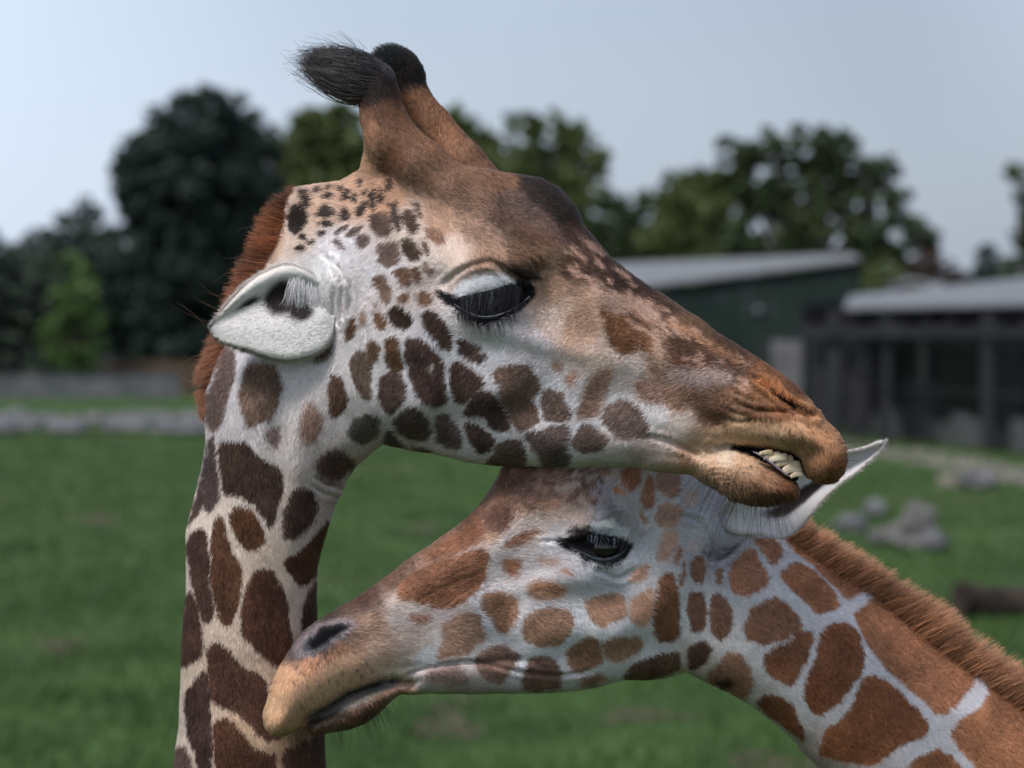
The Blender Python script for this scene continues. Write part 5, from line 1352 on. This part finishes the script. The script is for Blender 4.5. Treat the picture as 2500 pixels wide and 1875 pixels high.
# long pale hair falling over the hollow from its upper fold
n = 380
t = r.random(n)
su = 712 + 82 * t + r.normal(0, 6, n); sv = 684 + 40 * t ** 1.4 + r.normal(0, 6, n)
P = strands(to_world(bpt(su, sv, -88 + 28 * t)), dirv(-.15 + .35 * t + r.normal(0, .12, n), 1 + 0 * t, -.15 + 0 * t), r.uniform(22, 62, n) * S, dirv(-.25 + .3 * t, .2 + 0 * t, .6 + 0 * t) * .35, r)
h = hair_obj("ear_fringe", P, 0.00022, lin((212, 210, 212))[None] * r.uniform(.6, 1.15, (n, 1)), dirv(0 * t, -.3 + 0 * t, -1 + 0 * t), furM, ear_a); h["kind"] = "stuff"
farA = lambda pts: [(u + 125, v + 6, 2 * 125 - w) for (u, v, w) in pts]
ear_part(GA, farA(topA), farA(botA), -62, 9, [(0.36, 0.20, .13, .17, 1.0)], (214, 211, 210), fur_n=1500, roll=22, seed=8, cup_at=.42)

# --- eye, lids and lashes
def lashes(parent, line, n, du, dv, dw, length, colour, jit, rad=0.00020, seed=1, name="eyelashes", bend=(0, .5, -.3), pale=.10, pale_c=(78, 80, 92)):
    rr = np.random.default_rng(seed)
    t = rr.random(n); q = path_pick(line, t)
    P = strands(to_world(bpt(q[:, 0], q[:, 1] + rr.normal(0, 1.5, n), q[:, 2])), dirv(du + (t - .5) * jit + rr.normal(0, .2, n), dv + rr.normal(0, .1, n), dw + rr.normal(0, .1, n)),
                rr.uniform(*length, n) * S, dirv(bend[0] + 0 * t, bend[1] + 0 * t, bend[2] + 0 * t) * .3, rr, k=5, wav=.02)
    c = lin(colour)[None] * rr.uniform(.3, 1.2, (n, 1))
    pm = (rr.random((n, 1)) < pale); c = np.where(pm, lin(pale_c)[None], c)
    h = hair_obj(name, P, rad, c, dirv(0 * t, -.2 + 0 * t, -1 + 0 * t), lashM, parent); h["kind"] = "stuff"
    return h
iw = near_point(BA, XA, wc_a, 1195, 735); w0 = BA[iw, 2]
eye_a = eyeball("eye", 1194, 738, w0 + 40, 52, GA)
def on_skin(Bp, wcf, pts, lift):
    return [(u, v, Bp[near_point(Bp, None, wcf, u, v), 2] - lift) for u, v in pts]
lid = on_skin(BA, wc_a, [(1118,728),(1139,721),(1165,716),(1192,710),(1220,702),(1248,694),(1275,700)], 1)
lashes(eye_a, lid, 420, .05, 1.0, -.5, (34, 58), (20, 22, 30), -.5, seed=2)
low = on_skin(BA, wc_a, [(1105,752),(1130,768),(1153,778),(1186,787),(1228,776),(1262,758)], 0)
lashes(eye_a, low, 160, .25, 1.0, -.35, (14, 40), (30, 30, 36), .5, rad=.0002, seed=3)

def lid_rim(parent, pts, rad, mat):
    q = catmull(np.array(pts, float), 28); V, F = [], []
    for i, (gu, gv, gw) in enumerate(q):
        rd = rad * math.sin(math.pi * (i + 1.2) / 30.4) ** .6
        for j in range(8):
            an = 2 * math.pi * j / 8
            V.append(to_world(bpt(gu, gv + rd * math.cos(an), gw + rd * math.sin(an))))
    for i in range(27):
        for j in range(8):
            F.append((i * 8 + j, i * 8 + (j + 1) % 8, (i + 1) * 8 + (j + 1) % 8, (i + 1) * 8 + j))
    mesh_obj("lower_lid", V, F, mat, parent, smooth=True)
lidM = noise_mat("wet_lid_skin", tuple(lin((34, 36, 44))), tuple(lin((58, 62, 74))), scale=300, rough=.28, spec=.5)
lid_rim(eye_a, [(u, v, w - 2) for u, v, w in on_skin(BA, wc_a, [(1108,742),(1128,756),(1153,768),(1184,775),(1224,768),(1266,748),(1293,724)], 0)], 5, lidM)

# --- incisors and gum of the lower jaw
def tooth(p0, p1, width, thick, w, parent, seed):
    """Curved incisor from gum to edge; a spatula that widens to its cutting edge."""
    rr = np.random.default_rng(seed)
    p0, p1 = np.array(p0, float), np.array(p1, float)
    ax = p1 - p0; L = np.linalg.norm(ax); ax /= L; nx = np.array([-ax[1], ax[0]])
    V, F = [], []
    ns, nr = 9, 12
    for i in range(ns):
        s = i / (ns - 1)
        c = p0 + ax * L * s + nx * (-0.07 * L * math.sin(math.pi * s))
        wd = width * (0.62 + 0.42 * s) * (1.0 if s < .9 else 1 - 2.2 * (s - .9)) ; td = thick * (1 - 0.45 * s) * (1.0 if s < .9 else 1 - 4.5 * (s - .9))
        for j in range(nr):
            a = 2 * math.pi * j / nr
            e = np.sign(math.cos(a)) * abs(math.cos(a)) ** .5 * wd / 2
            g = np.sign(math.sin(a)) * abs(math.sin(a)) ** .5 * td / 2
            V.append(to_world(bpt(c[0] + nx[0] * e, c[1] + nx[1] * e, w + g + 8 * s)))
    for i in range(ns - 1):
        for j in range(nr):
            F.append((i * nr + j, i * nr + (j + 1) % nr, (i + 1) * nr + (j + 1) % nr, (i + 1) * nr + j))
    F.append(tuple(range(nr))[::-1]); F.append(tuple(range((ns - 1) * nr, ns * nr)))
    o = mesh_obj("tooth", V, F, toothM, parent, smooth=True)
    return o
wg = wc_a(np.array([1900.]), np.array([1130.]))[0]
tw = [((1856,1110),(1890,1104),17,13),((1866,1118),(1907,1109),19,13),((1878,1127),(1922,1114),21,14),((1892,1138),(1939,1122),23,15),((1910,1152),(1955,1135),27,16),((1930,1166),(1960,1153),17,13)]
for i, (p0, p1, wd, tk) in enumerate(tw):
    jt = np.random.default_rng(40 + i).normal(0, 1.6, 4)
    tooth((p0[0] + jt[0], p0[1] + jt[1]), (p1[0] + 1.6 * jt[2], p1[1] + 1.4 * jt[3]), wd * (1 + .06 * jt[0]), tk, wg - 62 + i * 3.0 + 2 * jt[1], GA, i)
gp = catmull(np.array([(1838,1103),(1858,1112),(1880,1127),(1905,1147),(1930,1165)], float), 16)
V, F = [], []
for i, (gu, gv) in enumerate(gp):
    rad = 9 * math.sin(math.pi * (i + .8) / 17.6)
    for j in range(10):
        a = 2 * math.pi * j / 10
        V.append(to_world(bpt(gu + rad * .6 * math.cos(a), gv + rad * math.cos(a), wg - 56 + rad * 1.4 * math.sin(a))))
for i in range(15):
    for j in range(10):
        F.append((i * 10 + j, i * 10 + (j + 1) % 10, (i + 1) * 10 + (j + 1) % 10, (i + 1) * 10 + j))
mesh_obj("gum", V, F, gumM, GA, smooth=True)

# --- whiskers
def whiskers(parent, Bp, wcf, pts, n, du, dv, length, seed, colour=(28, 24, 24), spread=10, fan=0.0):
    rr = np.random.default_rng(seed)
    q = path_pick(np.c_[np.asarray(pts, float)], rr.random(n))
    u = q[:, 0] + rr.normal(0, spread, n); v = q[:, 1] - np.abs(rr.normal(0, spread, n))
    w = np.array([Bp[near_point(Bp, None, wcf, a, b), 2] for a, b in zip(u, v)])
    mid = np.mean([p[0] for p in pts]); sp = max(abs(p[0] - mid) for p in pts)
    P = strands(to_world(bpt(u, v, w)), dirv(du + fan * (u - mid) / sp + rr.normal(0, .12, n), dv + rr.normal(0, .12, n), rr.normal(-.35, .25, n)), rr.uniform(*length, n) * S,
                dirv(rr.normal(0, .4, n), .5 + 0 * u, 0 * u) * .22, rr, k=6, wav=.015)
    h = hair_obj("whiskers", P, 0.00020, lin(colour)[None] * rr.uniform(.5, 1.5, (n, 1)), dirv(0 * u, 0 * u, -1 + 0 * u), lashM, parent); h["kind"] = "stuff"
whiskers(GA, BA, wc_a, [(1700,1160),(1747,1188),(1790,1212),(1830,1224),(1870,1228),(1910,1222)], 80, -.3, 1.0, (45, 125), 4, fan=.55)
whiskers(GA, BA, wc_a, [(2030,1050),(2050,1075),(2058,1100),(2050,1150)], 14, .9, -.3, (25, 60), 5, spread=4)

# ================================================================== second giraffe (head below, facing left)
GB = empty("giraffe", tuple(to_world(bpt(2700, 2260, 500))))
tag(GB, "tan-patched giraffe with closed mouth, muzzle pressed on the other one's neck", "giraffe", "giraffes")
EYE_B = [(1375,1322),(1402,1318),(1430,1310),(1470,1312),(1515,1326),(1530,1338),(1510,1358),(1482,1368),(1456,1368),(1430,1356),(1405,1342)]
NOS_B = vp(V5, [(305,1075),(340,1020),(400,975),(470,950),(530,955),(495,995),(420,1043),(345,1083)])
hB = slit_hollow(EYE_B, 18); hB2 = slit_hollow(NOS_B, 38)
ob1 = [c4(1420,1110,80,50), c4(1500,1030,95,46), c4(1600,930,105,36), c4(1640,890,110,40)]
ob2 = [c4(1380,1110,220,50), c4(1460,1030,235,46), c4(1560,930,245,36), c4(1600,890,250,40)]
rs = np.random.default_rng(77)
for _ in range(110):
    pu, pv = rs.uniform(1250, 1490), rs.uniform(1135, 1235); pr = rs.uniform(4, 10) * (1.25 - (pu - 1250) / 400)
    an = rs.uniform(0, 6.28, 6).cumsum() / 19 * 6.28
    ring = [(pu + pr * math.cos(2 * math.pi * k / 6) * rs.uniform(.7, 1.4), pv + pr * math.sin(2 * math.pi * k / 6) * rs.uniform(.7, 1.4)) for k in range(6)]
    B_PATCH.insert(0, (None, 5, (128, 98, 82) if rs.random() < .7 else (165, 128, 105), [x for p in ring for x in p]))
XB, QB, VB = build_field([(B_HEAD, 1.0, 1.0), (B_JAW, 0.85, 7.0)], wc_b, B_W, B_R, B_BUMP,
    ((-640, 1700), (60, 1420), (-240, 860)), 6.0, cones=[(ob1, 24.0), (ob2, 24.0)], creases=B_CREASE, hollow=lambda u, v: hB(u, v) + hB2(u, v))
NB = vnormals(XB, QB); BB = from_world(XB)
uB, vB = near_pixels(BB, wc_b)
colB = coat_colour(uB, vB, B_BASE, B_PATCH, B_DOT, seed=17)
array_mesh("body", XB, QB, coatA, GB, cols=colB * 0.9)
P, C, NN, L = grow_fur(XB, QB, NB, FUR_B, wc_b, B_BASE, B_PATCH, B_DOT, B_FLOW, lambda u, v: 10 + 2.5 * noise3(u / 80, v / 80, 8.), 23, bald=[EYE_B, NOS_B], coat=17)
hair_obj("fur", P, 0.00024, C, NN, furM, GB)["kind"] = "stuff"
# mane
n = 17000
t = r.random(n)
crestB = [(1880,1275),(1948,1330),(1997,1364),(2047,1399),(2112,1439),(2147,1464),(2221,1523),(2296,1583),(2370,1638),(2445,1693),(2500,1732),(2620,1826),(2740,1932)]
q = path_pick(np.array([(u, v, wc_b(u, v)) for u, v in crestB]), t)
wj = r.normal(0, 22, n)
cl = blocky(t, r, 110)
roots = to_world(bpt(q[:, 0] - 3, q[:, 1] + np.abs(wj) * .25 + 4, q[:, 2] + wj))
dd = dirv(.62 + .07 * cl + r.normal(0, .10, n), -.78 + r.normal(0, .08, n), wj / 90 + r.normal(0, .12, n))
tc = (np.floor(t * 80) + .5 + r.normal(0, .3, n)) / 80
qc = path_pick(np.array([(u, v, wc_b(u, v)) for u, v in crestB]), tc.clip(0, 1))
dd = dd + dirv(qc[:, 0] - q[:, 0], qc[:, 1] - q[:, 1], -wj * .5) * (np.hypot(qc[:, 0] - q[:, 0], qc[:, 1] - q[:, 1]) / 80)[:, None]
P = strands(roots, dd, (76 + 16 * sstep(.05, .5, t)) * (1 + .10 * cl.clip(-1.5, 1.5)) * r.uniform(.55, 1.08, n) * S, dirv(1 + 0 * t, .4 + 0 * t, 0 * t) * .25, r, wav=.03)
c = lin((160, 112, 82))[None] * (r.uniform(.4, 1.5, n) * (1 + .2 * cl.clip(-1.5, 1.5)))[:, None]
m = hair_obj("mane", P, 0.00034, c, dd, hairM, GB); m["kind"] = "stuff"; m["label"] = "ginger brown upright mane"
# ear
topB = [(1748,1262,116),(1790,1215,92),(1850,1172,78),(1920,1140,66),(1990,1122,58),(2067,1104,48),(2110,1096,42),(2140,1085,38),(2157,1080,36)]
botB = [(1748,1262,116),(1790,1298,104),(1848,1303,96),(1885,1312,92),(1910,1313,88),(1938,1299,84),(1962,1275,80),(1987,1245,76),(2022,1205,70),(2052,1178,62),(2087,1155,54),(2122,1125,46),(2149,1098,40),(2157,1080,36)]
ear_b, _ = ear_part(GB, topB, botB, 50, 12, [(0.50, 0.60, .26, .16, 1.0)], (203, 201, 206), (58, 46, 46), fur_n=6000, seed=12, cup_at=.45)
# eye
iw = near_point(BB, XB, wc_b, 1470, 1335); w0 = BB[iw, 2]
eye_b = eyeball("eye", 1472, 1336, w0 + 36, 47, GB)
lid = on_skin(BB, wc_b, [(1436,1304),(1455,1306),(1480,1309),(1505,1313),(1528,1322)], 1)
lashes(eye_b, lid, 240, -.05, 1.0, -.6, (8, 24), (24, 26, 34), .5, seed=12, pale=.10, pale_c=(110, 116, 132))
low = on_skin(BB, wc_b, [(1420,1364),(1445,1374),(1470,1379),(1495,1373)], 0)
lashes(eye_b, low, 70, 0, 1.0, -.35, (8, 20), (30, 30, 36), .3, rad=.0002, seed=13)
lid_rim(eye_b, [(u, v, w - 2) for u, v, w in on_skin(BB, wc_b, [(1395,1338),(1425,1352),(1452,1364),(1480,1367),(1508,1358),(1530,1340)], 0)], 5, lidM)
whiskers(GB, BB, wc_b, [(775,1786),(820,1780),(870,1768),(910,1745),(945,1715)], 60, .25, 1.0, (25, 70), 14, fan=.4, spread=8)
whiskers(GB, BB, wc_b, [(660,1700),(680,1660)], 4, -1.0, .3, (40, 60), 15, spread=6)
